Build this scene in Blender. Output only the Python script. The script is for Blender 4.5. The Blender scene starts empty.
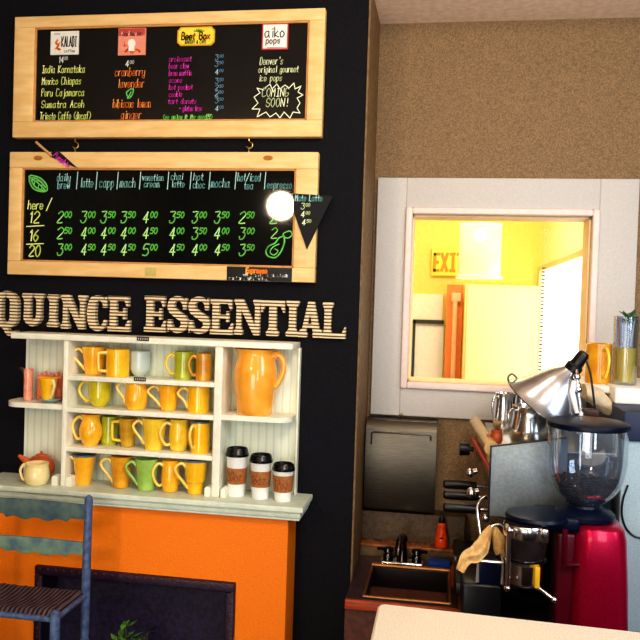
import bpy, bmesh, math, random
from mathutils import Vector, Matrix
random.seed(7)
PI = math.pi
COL = bpy.context.scene.collection

# ------------------------------------------------------------------ camera
F = 772.0
YAW, PITCH, ROLL = [math.radians(a) for a in (9.09, -1.338, 1.804)]
CAM = Vector((0, -2.55, 1.65))
fw = Vector((-math.sin(YAW)*math.cos(PITCH), math.cos(YAW)*math.cos(PITCH), math.sin(PITCH)))
r0 = Vector((math.cos(YAW), math.sin(YAW), 0))
u0 = r0.cross(fw)
rt = math.cos(ROLL)*r0 + math.sin(ROLL)*u0
up = -math.sin(ROLL)*r0 + math.cos(ROLL)*u0
cd = bpy.data.cameras.new('camera'); cam = bpy.data.objects.new('camera', cd); COL.objects.link(cam)
cd.sensor_width = 36; cd.lens = 36*F/640; cd.clip_start = 0.02
M = Matrix((rt, up, -fw)).transposed().to_4x4(); M.translation = CAM
cam.matrix_world = M
bpy.context.scene.camera = cam
def ray(px, py): return fw + (px-320)/F*rt - (py-320)/F*up
def P(px, py, Y):
    d = ray(px, py); return CAM + d*((Y-CAM.y)/d.y)
def PZ(px, py, z):
    d = ray(px, py); return CAM + d*((z-CAM.z)/d.z)
def SC(Y, px=320):            # metres per photo pixel at depth Y near column px
    p = P(px, 320, Y); return (p-CAM).dot(fw)/F

# ------------------------------------------------------------------ materials
def lin(c):
    return tuple(((v/255)/12.92 if v/255 <= .04045 else ((v/255+.055)/1.055)**2.4) for v in c)+(1,)
MATS = {}
def mat(name, rgb, rough=.6, metal=0, var=.0, vscale=40, bump=0, bscale=60, rgb2=None, spec=.5, emit=0, coat=0, detail=3, stretch=None, transm=0, ior=1.45, ecol=None):
    if name in MATS: return MATS[name]
    m = bpy.data.materials.new(name); m.use_nodes = True
    nt = m.node_tree; b = nt.nodes['Principled BSDF']
    b.inputs['Roughness'].default_value = rough; b.inputs['Metallic'].default_value = metal
    b.inputs['Specular IOR Level'].default_value = spec
    b.inputs['Coat Weight'].default_value = coat; b.inputs['Coat Roughness'].default_value = .06
    b.inputs['Transmission Weight'].default_value = transm; b.inputs['IOR'].default_value = ior
    c1 = lin(rgb); b.inputs['Base Color'].default_value = c1
    tc = nt.nodes.new('ShaderNodeTexCoord'); src = tc.outputs['Object']
    if stretch:
        mp = nt.nodes.new('ShaderNodeMapping'); mp.inputs['Scale'].default_value = stretch
        nt.links.new(src, mp.inputs[0]); src = mp.outputs[0]
    n = nt.nodes.new('ShaderNodeTexNoise'); n.inputs['Scale'].default_value = vscale; n.inputs['Detail'].default_value = detail
    nt.links.new(src, n.inputs['Vector'])
    c2 = lin(rgb2) if rgb2 else tuple(min(1, v*(1-max(var, .03)*1.2)) for v in c1[:3])+(1,)
    c3 = c1 if rgb2 else tuple(min(1, v*(1+max(var, .03))) for v in c1[:3])+(1,)
    r = nt.nodes.new('ShaderNodeValToRGB')
    r.color_ramp.elements[0].position = .36; r.color_ramp.elements[1].position = .64
    r.color_ramp.elements[0].color = c2; r.color_ramp.elements[1].color = c3
    nt.links.new(n.outputs['Fac'], r.inputs[0]); nt.links.new(r.outputs[0], b.inputs['Base Color'])
    if bump:
        n2 = nt.nodes.new('ShaderNodeTexNoise'); n2.inputs['Scale'].default_value = bscale; n2.inputs['Detail'].default_value = 3
        nt.links.new(src, n2.inputs['Vector'])
        bp = nt.nodes.new('ShaderNodeBump'); bp.inputs['Strength'].default_value = bump; bp.inputs['Distance'].default_value = .004
        nt.links.new(n2.outputs['Fac'], bp.inputs['Height']); nt.links.new(bp.outputs[0], b.inputs['Normal'])
    if emit:
        b.inputs['Emission Color'].default_value = lin(ecol or rgb); b.inputs['Emission Strength'].default_value = emit
    MATS[name] = m; return m
def stripe_mat(name, a, b2, axis, freq, rough=.7, lo=.45, hi=.6, bump=0):
    m = bpy.data.materials.new(name); m.use_nodes = True; nt = m.node_tree; b = nt.nodes['Principled BSDF']
    b.inputs['Roughness'].default_value = rough
    tc = nt.nodes.new('ShaderNodeTexCoord'); s = nt.nodes.new('ShaderNodeSeparateXYZ'); nt.links.new(tc.outputs['Object'], s.inputs[0])
    nz = nt.nodes.new('ShaderNodeTexNoise'); nz.inputs['Scale'].default_value = 14; nt.links.new(tc.outputs['Object'], nz.inputs['Vector'])
    mu = nt.nodes.new('ShaderNodeMath'); mu.operation = 'MULTIPLY_ADD'; mu.inputs[1].default_value = freq*2*PI
    nt.links.new(s.outputs[axis], mu.inputs[0])
    m2 = nt.nodes.new('ShaderNodeMath'); m2.operation = 'MULTIPLY'; m2.inputs[1].default_value = 1.6; nt.links.new(nz.outputs['Fac'], m2.inputs[0])
    nt.links.new(m2.outputs[0], mu.inputs[2])
    si = nt.nodes.new('ShaderNodeMath'); si.operation = 'SINE'; nt.links.new(mu.outputs[0], si.inputs[0])
    ma = nt.nodes.new('ShaderNodeMath'); ma.operation = 'MULTIPLY_ADD'; ma.inputs[1].default_value = .5; ma.inputs[2].default_value = .5; nt.links.new(si.outputs[0], ma.inputs[0])
    r = nt.nodes.new('ShaderNodeValToRGB'); r.color_ramp.elements[0].position = lo; r.color_ramp.elements[1].position = hi
    r.color_ramp.elements[0].color = lin(a); r.color_ramp.elements[1].color = lin(b2)
    nt.links.new(ma.outputs[0], r.inputs[0]); nt.links.new(r.outputs[0], b.inputs['Base Color'])
    if bump:
        bp = nt.nodes.new('ShaderNodeBump'); bp.inputs['Strength'].default_value = bump; bp.inputs['Distance'].default_value = .003
        nt.links.new(ma.outputs[0], bp.inputs['Height']); nt.links.new(bp.outputs[0], b.inputs['Normal'])
    MATS[name] = m; return m
def glass_mat(name, tint=(235, 242, 250), gloss=.12, rough=.02, body=0.0, bcol=(230, 235, 245)):
    m = bpy.data.materials.new(name); m.use_nodes = True; nt = m.node_tree; nt.nodes.clear()
    out = nt.nodes.new('ShaderNodeOutputMaterial'); t = nt.nodes.new('ShaderNodeBsdfTransparent'); g = nt.nodes.new('ShaderNodeBsdfGlossy')
    t.inputs[0].default_value = lin(tint); g.inputs['Roughness'].default_value = rough
    lw = nt.nodes.new('ShaderNodeLayerWeight'); lw.inputs[0].default_value = .35
    ma = nt.nodes.new('ShaderNodeMath'); ma.operation = 'MULTIPLY_ADD'; ma.inputs[1].default_value = .75; ma.inputs[2].default_value = gloss
    nt.links.new(lw.outputs['Facing'], ma.inputs[0])
    mx = nt.nodes.new('ShaderNodeMixShader'); nt.links.new(ma.outputs[0], mx.inputs[0]); nt.links.new(t.outputs[0], mx.inputs[1]); nt.links.new(g.outputs[0], mx.inputs[2])
    last = mx
    if body:
        d = nt.nodes.new('ShaderNodeBsdfDiffuse'); d.inputs[0].default_value = lin(bcol)
        m2 = nt.nodes.new('ShaderNodeMixShader'); m2.inputs[0].default_value = body
        nt.links.new(mx.outputs[0], m2.inputs[1]); nt.links.new(d.outputs[0], m2.inputs[2]); last = m2
    nt.links.new(last.outputs[0], out.inputs[0]); MATS[name] = m; return m

# ------------------------------------------------------------------ mesh builder
class MB:
    def __init__(s): s.bm = bmesh.new()
    def box(s, x0, x1, y0, y1, z0, z1, bev=0, rot=None, piv=None):
        x0, x1 = sorted((x0, x1)); y0, y1 = sorted((y0, y1)); z0, z1 = sorted((z0, z1))
        t = bmesh.new(); bmesh.ops.create_cube(t, size=1)
        for v in t.verts: v.co = Vector(((x0+x1)/2+v.co.x*(x1-x0), (y0+y1)/2+v.co.y*(y1-y0), (z0+z1)/2+v.co.z*(z1-z0)))
        if bev: bmesh.ops.bevel(t, geom=list(t.edges), offset=min(bev, (x1-x0)*.49, (y1-y0)*.49, (z1-z0)*.49), segments=3, profile=.5, affect='EDGES')
        if rot is not None:
            c = Vector(piv) if piv else Vector(((x0+x1)/2, (y0+y1)/2, (z0+z1)/2))
            bmesh.ops.rotate(t, verts=t.verts, cent=c, matrix=rot)
        s._merge(t); return s
    def _merge(s, t):
        me = bpy.data.meshes.new('t'); t.to_mesh(me); t.free(); s.bm.from_mesh(me); bpy.data.meshes.remove(me)
    def lathe(s, prof, c=(0, 0, 0), seg=32, axis=None, sx=1, sy=1):
        """prof: list of (r, z) from bottom to top; axis: optional direction vector"""
        c = Vector(c); q = Vector((0, 0, 1)).rotation_difference(Vector(axis).normalized()) if axis is not None else None
        rings = []
        for r, z in prof:
            ring = []
            if r < 1e-6:
                co = Vector((0, 0, z)); co = q @ co if q else co; ring = [s.bm.verts.new(c+co)]
            else:
                for i in range(seg):
                    a = 2*PI*i/seg; co = Vector((r*sx*math.cos(a), r*sy*math.sin(a), z)); co = q @ co if q else co
                    ring.append(s.bm.verts.new(c+co))
            rings.append(ring)
        for A, B in zip(rings, rings[1:]):
            for i in range(seg):
                j = (i+1) % seg
                if len(A) == 1 and len(B) == 1: break
                if len(A) == 1: s.bm.faces.new((A[0], B[j], B[i]))
                elif len(B) == 1: s.bm.faces.new((A[i], A[j], B[0]))
                else: s.bm.faces.new((A[i], A[j], B[j], B[i]))
        return s
    def tube(s, pts, r, seg=10, caps=True, smooth=0, flat=None):
        pts = [Vector(p) for p in pts]
        if smooth: pts = catmull(pts, smooth)
        n = len(pts); rs = r if isinstance(r, (list, tuple)) else [r]*n
        if len(rs) != n: rs = [rs[0]+(rs[-1]-rs[0])*i/(n-1) if len(rs) == 2 else interp(rs, i/(n-1)) for i in range(n)]
        prev = None; rings = []
        for i, p in enumerate(pts):
            t = (pts[min(i+1, n-1)]-pts[max(i-1, 0)])
            if t.length < 1e-9: t = Vector((0, 0, 1))
            t.normalize()
            if prev is None:
                a = Vector((0, 1, 0)) if abs(t.y) < .9 else Vector((1, 0, 0)); nn = (a-t*a.dot(t)).normalized()
            else: nn = (prev-t*prev.dot(t)).normalized()
            prev = nn; bb = t.cross(nn)
            fl = flat or 1
            rings.append([s.bm.verts.new(p+rs[i]*(nn*math.cos(2*PI*k/seg)*fl+bb*math.sin(2*PI*k/seg))) for k in range(seg)])
        for A, B in zip(rings, rings[1:]):
            for k in range(seg): s.bm.faces.new((A[k], A[(k+1) % seg], B[(k+1) % seg], B[k]))
        if caps: s.bm.faces.new(rings[0][::-1]); s.bm.faces.new(rings[-1])
        return s
    def prism(s, poly, y0, y1, bev=0):      # polygon in (x,z) extruded along y
        t = bmesh.new()
        f = t.faces.new([t.verts.new((x, y0, z)) for x, z in poly])
        g = bmesh.ops.extrude_face_region(t, geom=[f]); vs = [e for e in g['geom'] if isinstance(e, bmesh.types.BMVert)]
        bmesh.ops.translate(t, verts=vs, vec=(0, y1-y0, 0)); bmesh.ops.recalc_face_normals(t, faces=t.faces)
        if bev: bmesh.ops.bevel(t, geom=list(t.edges), offset=bev, segments=2, profile=.5, affect='EDGES')
        s._merge(t); return s
    def hprism(s, poly, z0, z1):            # polygon in (x,y) extruded along z
        t = bmesh.new()
        f = t.faces.new([t.verts.new((x, y, z0)) for x, y in poly])
        g = bmesh.ops.extrude_face_region(t, geom=[f]); vs = [e for e in g['geom'] if isinstance(e, bmesh.types.BMVert)]
        bmesh.ops.translate(t, verts=vs, vec=(0, 0, z1-z0)); bmesh.ops.recalc_face_normals(t, faces=t.faces)
        s._merge(t); return s
    def quad(s, *pts):
        s.bm.faces.new([s.bm.verts.new(p) for p in pts]); return s
    def ball(s, c, r, sc=(1, 1, 1), u=20, v=12):
        t = bmesh.new(); bmesh.ops.create_uvsphere(t, u_segments=u, v_segments=v, radius=r)
        for w in t.verts: w.co = Vector(c)+Vector((w.co.x*sc[0], w.co.y*sc[1], w.co.z*sc[2]))
        s._merge(t); return s
def interp(a, t):
    x = t*(len(a)-1); i = min(int(x), len(a)-2); return a[i]+(a[i+1]-a[i])*(x-i)
def catmull(p, n):
    o = []
    for i in range(len(p)-1):
        a = p[max(i-1, 0)]; b = p[i]; c = p[i+1]; d = p[min(i+2, len(p)-1)]
        for k in range(n):
            t = k/n; o.append(.5*((2*b)+(c-a)*t+(2*a-5*b+4*c-d)*t*t+(3*b-a-3*c+d)*t**3))
    o.append(p[-1]); return o

def build(name, mb, m, root=None, smooth=True, loc=None):
    """ONE mesh object; geometry in mb is in world space, origin set at loc / root"""
    bm = mb.bm; bmesh.ops.recalc_face_normals(bm, faces=bm.faces)
    off = Vector(loc) if loc is not None else (root_world(root) if root else Vector((0, 0, 0)))
    if root is None and loc is None:
        xs = [v.co for v in bm.verts]
        off = Vector(((min(c.x for c in xs)+max(c.x for c in xs))/2, (min(c.y for c in xs)+max(c.y for c in xs))/2, min(c.z for c in xs)))
    for v in bm.verts: v.co -= off
    me = bpy.data.meshes.new(name); bm.to_mesh(me); bm.free()
    me.materials.append(m)
    if smooth:
        for p in me.polygons: p.use_smooth = True
        try: me.set_sharp_from_angle(angle=math.radians(38))
        except Exception: pass
    o = bpy.data.objects.new(name, me); COL.objects.link(o)
    if root: o.parent = root; o.location = off-root_world(root)
    else: o.location = off
    return o
def root_world(o):
    v = Vector(o.location)
    while o.parent: o = o.parent; v = v+Vector(o.location)
    return v
def thing(name, label, cat, loc, group=None):
    o = bpy.data.objects.new(name, None); COL.objects.link(o); o.location = loc; o.empty_display_size = .05
    return tag(o, label, cat, group)
def tag(o, label, cat, group=None, kind=None):
    o['label'] = label; o['category'] = cat
    if group: o['group'] = group
    if kind: o['kind'] = kind
    return o
def struct(name, mb, m, smooth=False):
    o = build(name, mb, m, smooth=smooth); o['kind'] = 'structure'; return o

# ------------------------------------------------------------------ hand lettering
G = {
'a': '56 26 04 02 10 30 52|56 52 60', 'b': '0A 00 30 52 54 36 04', 'c': '55 36 16 04 02 10 30 51', 'd': '5A 50|54 36 16 04 02 10 30 52',
'e': '03 53 55 36 16 04 02 10 30 51', 'f': '5A 3A 28 20|06 46', 'g': '56 26 04 02 10 30 52|56 5c 3d 0c', 'h': '0A 00|04 26 46 54 50',
'i': '26 20|29 28', 'j': '36 3c 1d|39 38', 'k': '0A 00|46 02 50', 'l': '2A 20', 'm': '06 00|04 16 26 34 30|34 46 56 64 60', 'n': '06 00|04 26 46 54 50',
'o': '26 04 02 10 30 52 54 36 26', 'p': '06 0d|04 26 46 54 52 30 10 02', 'q': '56 5d|54 36 16 04 02 10 30 52', 'r': '06 00|03 26 46',
's': '55 36 15 04 33 42 30 10 01', 't': '29 21 40|06 46', 'u': '06 02 10 30 52|56 50', 'v': '06 30 56', 'w': '06 10 34 50 66', 'x': '06 50|56 00',
'y': '06 02 10 30 52|56 5c 3d 0c', 'z': '06 56 00 50', 'A': '00 3A 60|14 54', 'B': '00 0A 4A 58 46 05|46 63 50 00', 'C': '69 4A 1A 07 03 10 40 61',
'D': '0A 00 30 52 57 3A 0A', 'E': '5A 0A 00 50|05 45', 'F': '5A 0A 00|05 45', 'G': '69 4A 1A 07 03 10 40 62 64 34', 'H': '0A 00|6A 60|05 65', 'I': '3A 30|1A 5A|10 50',
'J': '4A 42 20 02', 'K': '0A 00|6A 04 60', 'L': '0A 00 50', 'M': '00 0A 35 6A 60', 'N': '00 0A 60 6A', 'O': '2A 07 03 20 40 63 67 4A 2A', 'P': '00 0A 4A 58 46 05',
'R': '00 0A 4A 58 46 05|35 60', 'S': '68 5A 2A 08 15 54 62 40 10 02', 'T': '3A 30|0A 6A', 'U': '0A 02 20 40 62 6A', 'V': '0A 30 6A', 'W': '0A 10 37 50 6A', 'X': '0A 60|6A 00', 'Y': '0A 35 6A|35 30',
'0': '2A 07 03 20 40 63 67 4A 2A', '1': '18 3A 30', '2': '08 2A 4A 67 00 60', '3': '0A 5A 36 56 63 40 10 02', '4': '4A 03 63|4A 40', '5': '6A 1A 06 46 63 40 00', '6': '5A 27 03 20 40 63 45 25 03',
'/': '00 6A', '!': '3A 34|31 30', "'": '3A 38', '(': '4A 17 13 40', ')': '1A 47 43 10', '-': '15 55', ',': '21 0c', '.': '20 21', '&': '60 18 3A 48 03 10 30 63', '|': '3d 3C'}
SM = set('abcdeghmnopqrstufjyCDGOPRSBUJ0235 6&()')
YC = {c: i for i, c in enumerate('0123456789A')}; YC.update({'b': -1, 'c': -2, 'd': -3, 'C': 13})
def strokes(text, x, z, h, w=None, slant=.08, sq=.62, sup=True):
    """text -> list of 2D polylines in metres; 'N^MM' writes raised cents"""
    out = []; small = False; big = h; hh = h; zz = z
    for ch in text:
        if ch == '^': small = True; hh = h*.5; zz = z+h*.5; continue
        if ch == ' ':
            x += hh*.45; small = False; hh = h; zz = z; continue
        g = G.get(ch)
        if not g: x += hh*.4; continue
        mx = 0
        for pl in g.split('|'):
            pts = [(int(t[0]), YC[t[1]]) for t in pl.split()]
            mx = max(mx, max(p[0] for p in pts))
            v = [Vector((x+(p[0]*sq/10+p[1]*slant/10)*hh+random.uniform(-.02, .02)*hh, 0, zz+(p[1]/10+random.uniform(-.02, .02))*hh)) for p in pts]
            if ch in SM and len(v) > 2: v = catmull(v, 4)
            out.append(v)
        x += (mx*sq/10+.17)*hh
    return out, x
def ribbons(mb, lines, y, w, dx=0):
    for k, l in enumerate(lines):
        for a, b in zip(l, l[1:]):
            d = (b-a)
            if d.length < 1e-7: continue
            d.normalize(); n = Vector((-d.z, 0, d.x))*w/2; e = d*w*.35; yy = y-.00004*(k % 7)
            A = Vector((a.x, yy, a.z)); B = Vector((b.x, yy, b.z))
            mb.quad(A-e-n, B+e-n, B+e+n, A-e+n)
    return mb
def write(mb, text, px, py, hpx, Y, wpx=1.0, width=None, **k):
    """baseline-left at photo place (px,py) on the plane Y; width = wanted width in photo px"""
    p = P(px, py, Y); s = SC(Y, px)
    l, xe = strokes(text, p.x, p.z, hpx*s, **k)
    if width:
        f = width*s/max(xe-p.x, 1e-6)
        for q in l:
            for v in q: v.x = p.x+(v.x-p.x)*f
    ribbons(mb, l, Y, wpx*s); return mb
def draw(mb, pts, Y, wpx=1.0, smooth=0):
    v = [P(x, y, Y) for x, y in pts]
    if smooth: v = catmull(v, smooth)
    return ribbons(mb, [v], Y, wpx*SC(Y, pts[0][0]))

# ------------------------------------------------------------------ palette
m_black = mat('black_wall_paint', (20, 20, 30), .75, vscale=380, bump=.1, bscale=120, rgb2=(3, 3, 6), spec=.25)
m_beige = mat('beige_wall_paint', (156, 126, 90), .8, vscale=260, rgb2=(112, 91, 67), bump=.05, bscale=90)
m_corner = mat('brown_shaded_corner', (122, 96, 62), .7, var=.2)
m_ceil = mat('ceiling_paint', (250, 222, 200), .8, var=.08)
m_floor = mat('floor_wood', (70, 48, 35), .5, var=.3, vscale=8, stretch=(1, 8, 1))
m_darkwall = mat('side_wall_paint', (70, 62, 56), .8, var=.1)
m_orange = mat('orange_paint', (255, 146, 6), .6, vscale=300, rgb2=(248, 112, 2), bump=.2, bscale=140)
m_mantel = mat('mantel_paint', (214, 224, 206), .45, var=.06, vscale=30)
m_hutch = mat('hutch_white_paint', (246, 244, 224), .5, var=.05, vscale=25)
m_bead = stripe_mat('beadboard_paint', (212, 220, 200), (232, 236, 216), 0, 38, .55, .02, .2, .15)
m_frame = mat('board_frame_wood', (246, 208, 146), .5, vscale=9, rgb2=(236, 192, 124), stretch=(1, 1, 5))
m_frame_in = mat('frame_bead_wood', (206, 150, 86), .5, var=.1)
m_slate = mat('chalkboard_slate', (13, 15, 16), .035, vscale=7, rgb2=(18, 20, 20), spec=.5, detail=5)
m_brass = mat('brass', (214, 178, 90), .3, metal=1)
m_steel = mat('brushed_steel', (170, 166, 158), .3, metal=1, var=.1, vscale=20, stretch=(1, 1, 12))
m_chrome = mat('chrome', (238, 238, 240), .2, metal=1)
m_alu = mat('spun_aluminium', (205, 210, 220), .24, metal=1, var=.08, vscale=40)
m_dsteel = mat('dark_steel', (88, 84, 80), .4, metal=.9, var=.15, vscale=30)
m_bplastic = mat('black_plastic', (16, 16, 20), .35, var=.1)
m_blueblack = mat('blue_black_plastic', (8, 16, 40), .35, var=.15, spec=.3)
m_red = mat('red_metallic_enamel', (196, 10, 66), .3, metal=.65, var=.1, vscale=200, coat=.3)
m_cream = mat('cream_enamel', (206, 172, 118), .22, var=.05)
m_white = mat('white_plastic', (240, 240, 238), .4)
m_glass = glass_mat('clear_glass', gloss=.14, body=.05, bcol=(200, 222, 255))
m_chalk = {k: mat('chalk_'+k, c, .9, emit=.12) for k, c in dict(white=(225, 225, 215), cyan=(170, 212, 205), yellow=(232, 234, 150), green=(176, 232, 140), lime=(235, 238, 205), orange=(238, 160, 78), magenta=(230, 70, 195), blue=(165, 200, 214), leaf=(120, 205, 105), purple=(190, 60, 190), mint=(150, 225, 120)).items()}  # chalk colours also glow faintly by themselves

# ================================================================== SETTING
CX = -0.275      # corner of the black wall
mb = MB(); mb.box(-2.9, CX, 0, .34, 0, 3.0); struct('wall_back', mb, m_black)
mb = MB(); mb.box(CX-.002, CX+.004, -.004, .34, .0, 2.69); struct('trim_1', mb, m_corner)  # brown corner bead; the colour also holds the shade on the beige return
# alcove wall with the pass-through opening
ox0, ox1, oz0, oz1 = P(410, 300, .34).x, P(588, 300, .34).x, 1.366, 1.984
mb = MB()
mb.box(-2.9, ox0, .34, .46, 0, 3.0).box(ox1, 1.7, .34, .46, 0, 3.0).box(ox0, ox1, .34, .46, 0, oz0).box(ox0, ox1, .34, .46, oz1, 3.0)
struct('wall_alcove', mb, m_beige)
mb = MB(); mb.box(CX, 1.7, 0, .34, 2.69, 2.72).box(CX, 1.7, -.01, .0, 2.69, 3.0); struct('ceiling_alcove', mb, m_ceil)
mb = MB(); mb.box(-2.9, 1.7, -5.4, .0, 3.0, 3.06); struct('ceiling', mb, m_ceil)
mb = MB(); mb.box(-2.9, 1.7, -5.4, 3.3, -.05, 0); struct('floor', mb, m_floor)
mb = MB(); mb.box(-2.95, -2.9, -5.4, .34, 0, 3.0); struct('wall_left', mb, m_darkwall)
mb = MB(); mb.box(1.7, 1.75, -5.4, 3.3, 0, 3.0); struct('wall_right', mb, m_darkwall)
mb = MB(); mb.box(-2.95, 1.75, -5.45, -5.4, 0, 3.0); struct('wall_front', mb, m_darkwall)
mb = MB(); mb.box(CX+.005, .10, .262, .3395, .74, P(400, 513, .262).z); struct('shade_panel', mb, mat('dark_shade_panel', (84, 66, 44), .5, var=.25, vscale=90))  # added dark panel holding the shade on the wall under the dispenser

# casing round the pass-through
m_case = mat('grey_white_casing_paint', (206, 202, 196), .6, vscale=300, rgb2=(196, 191, 186))
cx0, cx1, cz0, cz1 = -.258, .665, 1.238, 2.118
w = thing('window_1', 'x', 'window', (.19, .33, 1.24)); del w['label']; del w['category']; w['kind'] = 'structure'
t = .022; gx0, gx1, gz0, gz1 = ox0-.024, ox1+.024, oz0-.024, oz1+.024
mb = MB(); mb.box(cx0, gx0, .34-t, .3399, cz0, cz1, .003).box(gx1, cx1, .34-t, .3399, cz0, cz1, .003).box(gx0, gx1, .34-t, .3399, cz0, gz0, .003).box(gx0, gx1, .34-t, .3399, gz1, cz1, .003)
build('casing', mb, m_case, w)
mb = MB(); e = .03
for a in ((gx0, ox0, gz0, gz1), (ox1, gx1, gz0, gz1), (ox0, ox1, gz0, oz0), (ox0, ox1, oz1, gz1)): mb.box(a[0], a[1], .30, .339, a[2], a[3], .006)
build('inner_trim', mb, mat('pink_glow_trim', (240, 220, 212), .5), w)  # pinkish glow round the opening is put into the trim colour
mb = MB(); mb.box(ox0, ox0+.006, .342, .459, oz0, oz1).box(ox1-.006, ox1, .342, .459, oz0, oz1).box(ox0, ox1, .342, .459, oz1-.006, oz1).box(ox0, ox1, .342, .459, oz0, oz0+.006)
build('jamb_lining', mb, mat('jamb_paint', (252, 222, 176), .5), w)
mb = MB(); mb.quad((ox0, .40, oz0), (ox1, .40, oz0), (ox1, .40, oz1), (ox0, .40, oz1)); build('pane', mb, glass_mat('window_glass', (255, 253, 248), gloss=.0), w)

# the bright room behind
FY = 2.7
m_yel = mat('yellow_room_paint', (255, 222, 120), .8, var=.03)
m_yel2 = mat('pale_yellow_paint', (255, 240, 170), .8, var=.03)
mb = MB(); mb.box(-1.3, 1.7, FY, FY+.1, 0, 2.75); struct('wall_far', mb, m_yel)
mb = MB(); mb.box(-1.4, -1.3, .46, FY+.1, 0, 2.75); struct('wall_far_left', mb, m_yel)
mb = MB(); mb.box(-1.4, 1.7, .46, FY+.1, 2.75, 2.8); struct('ceiling_far', mb, m_yel2)
SX = P(541, 300, FY).x      # right side wall of that room
q = lambda px, py: P(px, py, FY)
mb = MB(); mb.box(SX, SX+.08, .46, FY, 0, 2.75); struct('wall_far_right', mb, m_yel2)
# bright window in the side wall
w2 = thing('window_2', 'x', 'window', (SX, 1.7, 1.0)); del w2['label']; del w2['category']; w2['kind'] = 'structure'
ztop = q(541, 272).z
m_day = mat('daylight_glass', (255, 255, 252), .3, emit=2.2)
mb = MB(); mb.box(SX-.012, SX-.004, .95, FY-.1, .8, ztop); build('pane', mb, m_day, w2, smooth=False)
mb = MB(); mb.box(SX-.03, SX-.001, .90, FY-.02, ztop, ztop+.03).box(SX-.03, SX-.001, FY-.1, FY-.02, .75, ztop).box(SX-.03, SX-.001, .9, .95, .75, ztop).box(SX-.03, SX-.001, .9, FY-.02, .75, .8)
build('window_frame', mb, mat('window_frame_paint', (246, 196, 120), .5), w2, smooth=False)
mb = MB()
for i in range(46): mb.box(SX-.05, SX-.031, FY-.42, FY-.40, .9+.022*i, .912+.022*i)
build('blind_edge', mb, mat('brown_blind_edge', (120, 84, 44), .6), w2, smooth=False)
# white door with dark frame at far left
d1 = thing('door_1', 'x', 'door', (q(425, 380).x, FY-.02, 0)); del d1['label']; del d1['category']; d1['kind'] = 'structure'
a, b_ = q(414, 323), q(444, 323)
mb = MB(); mb.box(a.x, b_.x, FY-.02, FY-.001, 0, a.z); build('door_leaf', mb, mat('white_door_paint', (250, 250, 245), .5), d1, smooth=False)
mb = MB(); mb.box(a.x-.005, a.x+.012, FY-.04, FY-.001, 0, a.z+.02).box(a.x-.005, b_.x, FY-.04, FY-.001, a.z, a.z+.024); build('door_frame', mb, mat('dark_door_frame', (60, 62, 58), .5), d1, smooth=False)
mb = MB(); mb.box(-1.25, a.x-.006, FY-.015, FY-.001, 0, q(420, 294).z).box(a.x-.006, q(443, 300).x, FY-.015, FY-.001, a.z+.026, q(420, 294).z); struct('trim_3', mb, mat('white_wainscot', (250, 246, 232), .6))
# orange open door edge + cream cupboard
o0, o1 = q(447, 290), q(463, 290)
r = thing('open_door', 'narrow orange door standing open beside the cream cupboard in the far room', 'door', (o0.x+.05, FY-.1, 0))
mb = MB(); mb.box(o0.x, o1.x, FY-.13, FY-.09, 0.005, q(450, 285).z, .004); build('door_leaf', mb, mat('orange_door_paint', (246, 140, 70), .5, var=.05), r)
mb = MB(); mb.tube([(o0.x+.055, FY-.16, 0.9), (o0.x+.055, FY-.16, q(450, 300).z)], .016); mb.tube([(o0.x+.055, FY-.16, 1.6), (o0.x+.055, FY-.13, 1.6)], .008); mb.box(o0.x+.03, o0.x+.09, FY-.17, FY-.13, q(450, 300).z-.01, q(450, 293).z, .005)
build('pull_rod', mb, mat('peach_metal', (255, 205, 165), .4), r)
c0, c1 = P(464, 284, FY-.35), P(540, 284, FY-.35); c0.x = max(c0.x, o1.x+.006)
r = thing('tall_cupboard', 'tall plain cream cupboard below the exit sign in the far room', 'cupboard', ((c0.x+c1.x)/2, FY-.2, 0))
m_cup = mat('cream_cupboard_paint', (255, 234, 170), .5, var=.02)
mb = MB(); mb.box(c0.x, SX-.055, FY-.35, FY-.06, 0, c0.z, .004); build('carcass', mb, m_cup, r)
mb = MB(); mb.box(c0.x+.014, SX-.066, FY-.37, FY-.351, .08, c0.z-.016, .004); build('door', mb, m_cup, r)
# exit sign
sx0, sx1, sz0, sz1 = q(432, 250).x, q(469, 250).x, q(445, 276).z, q(445, 249).z
r = thing('exit_sign', 'pale yellow EXIT sign on the yellow wall behind the hanging drum shade', 'sign', ((sx0+sx1)/2, FY-.02, sz0))
mb = MB(); mb.box(sx0, sx1, FY-.03, FY-.001, sz0, sz1, .004); build('sign_box', mb, mat('exit_sign_face', (255, 232, 90), .5), r)
mb = MB(); l, xe = strokes('EXIT', sx0+.02, sz0+.035, sz1-sz0-.07, slant=0, sq=.55); f_ = (sx1-sx0-.04)/(xe-sx0-.02)
for s_ in l:
    for v in s_: v.x = sx0+.02+(v.x-sx0-.02)*f_
ribbons(mb, l, FY-.032, .02); build('lettering', mb, mat('exit_letters', (214, 150, 30), .5), r, smooth=False)
# drum shade
pc = P(479, 279, 1.6); rs = 20*SC(1.6); pt = P(479, 224, 1.6)
r = thing('drum_pendant', 'translucent white drum shade hanging in the far room in front of the exit sign', 'pendant lamp', (pc.x, 1.6, pc.z))
mb = MB(); mb.lathe([(rs*1.12, 0), (rs*1.12, .012), (rs, .02), (rs, pt.z-pc.z), (rs-.003, pt.z-pc.z), (rs-.003, .0)], (pc.x, 1.6, pc.z), 40)
build('lamp_shade', mb, glass_mat('frosted_shade', (255, 255, 250), gloss=.0, body=.55, bcol=(255, 252, 235)), r)
mb = MB(); mb.tube([(pc.x, 1.6, pt.z), (pc.x, 1.6, 2.75)], .004); build('cord', mb, m_white, r)
mb = MB(); mb.ball((pc.x, 1.6, pt.z-.06), .03); mb.tube([(pc.x-rs, 1.6, pt.z), (pc.x+rs, 1.6, pt.z)], .003); build('bulb', mb, mat('bulb_glow', (255, 250, 230), .3, emit=8), r)

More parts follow.
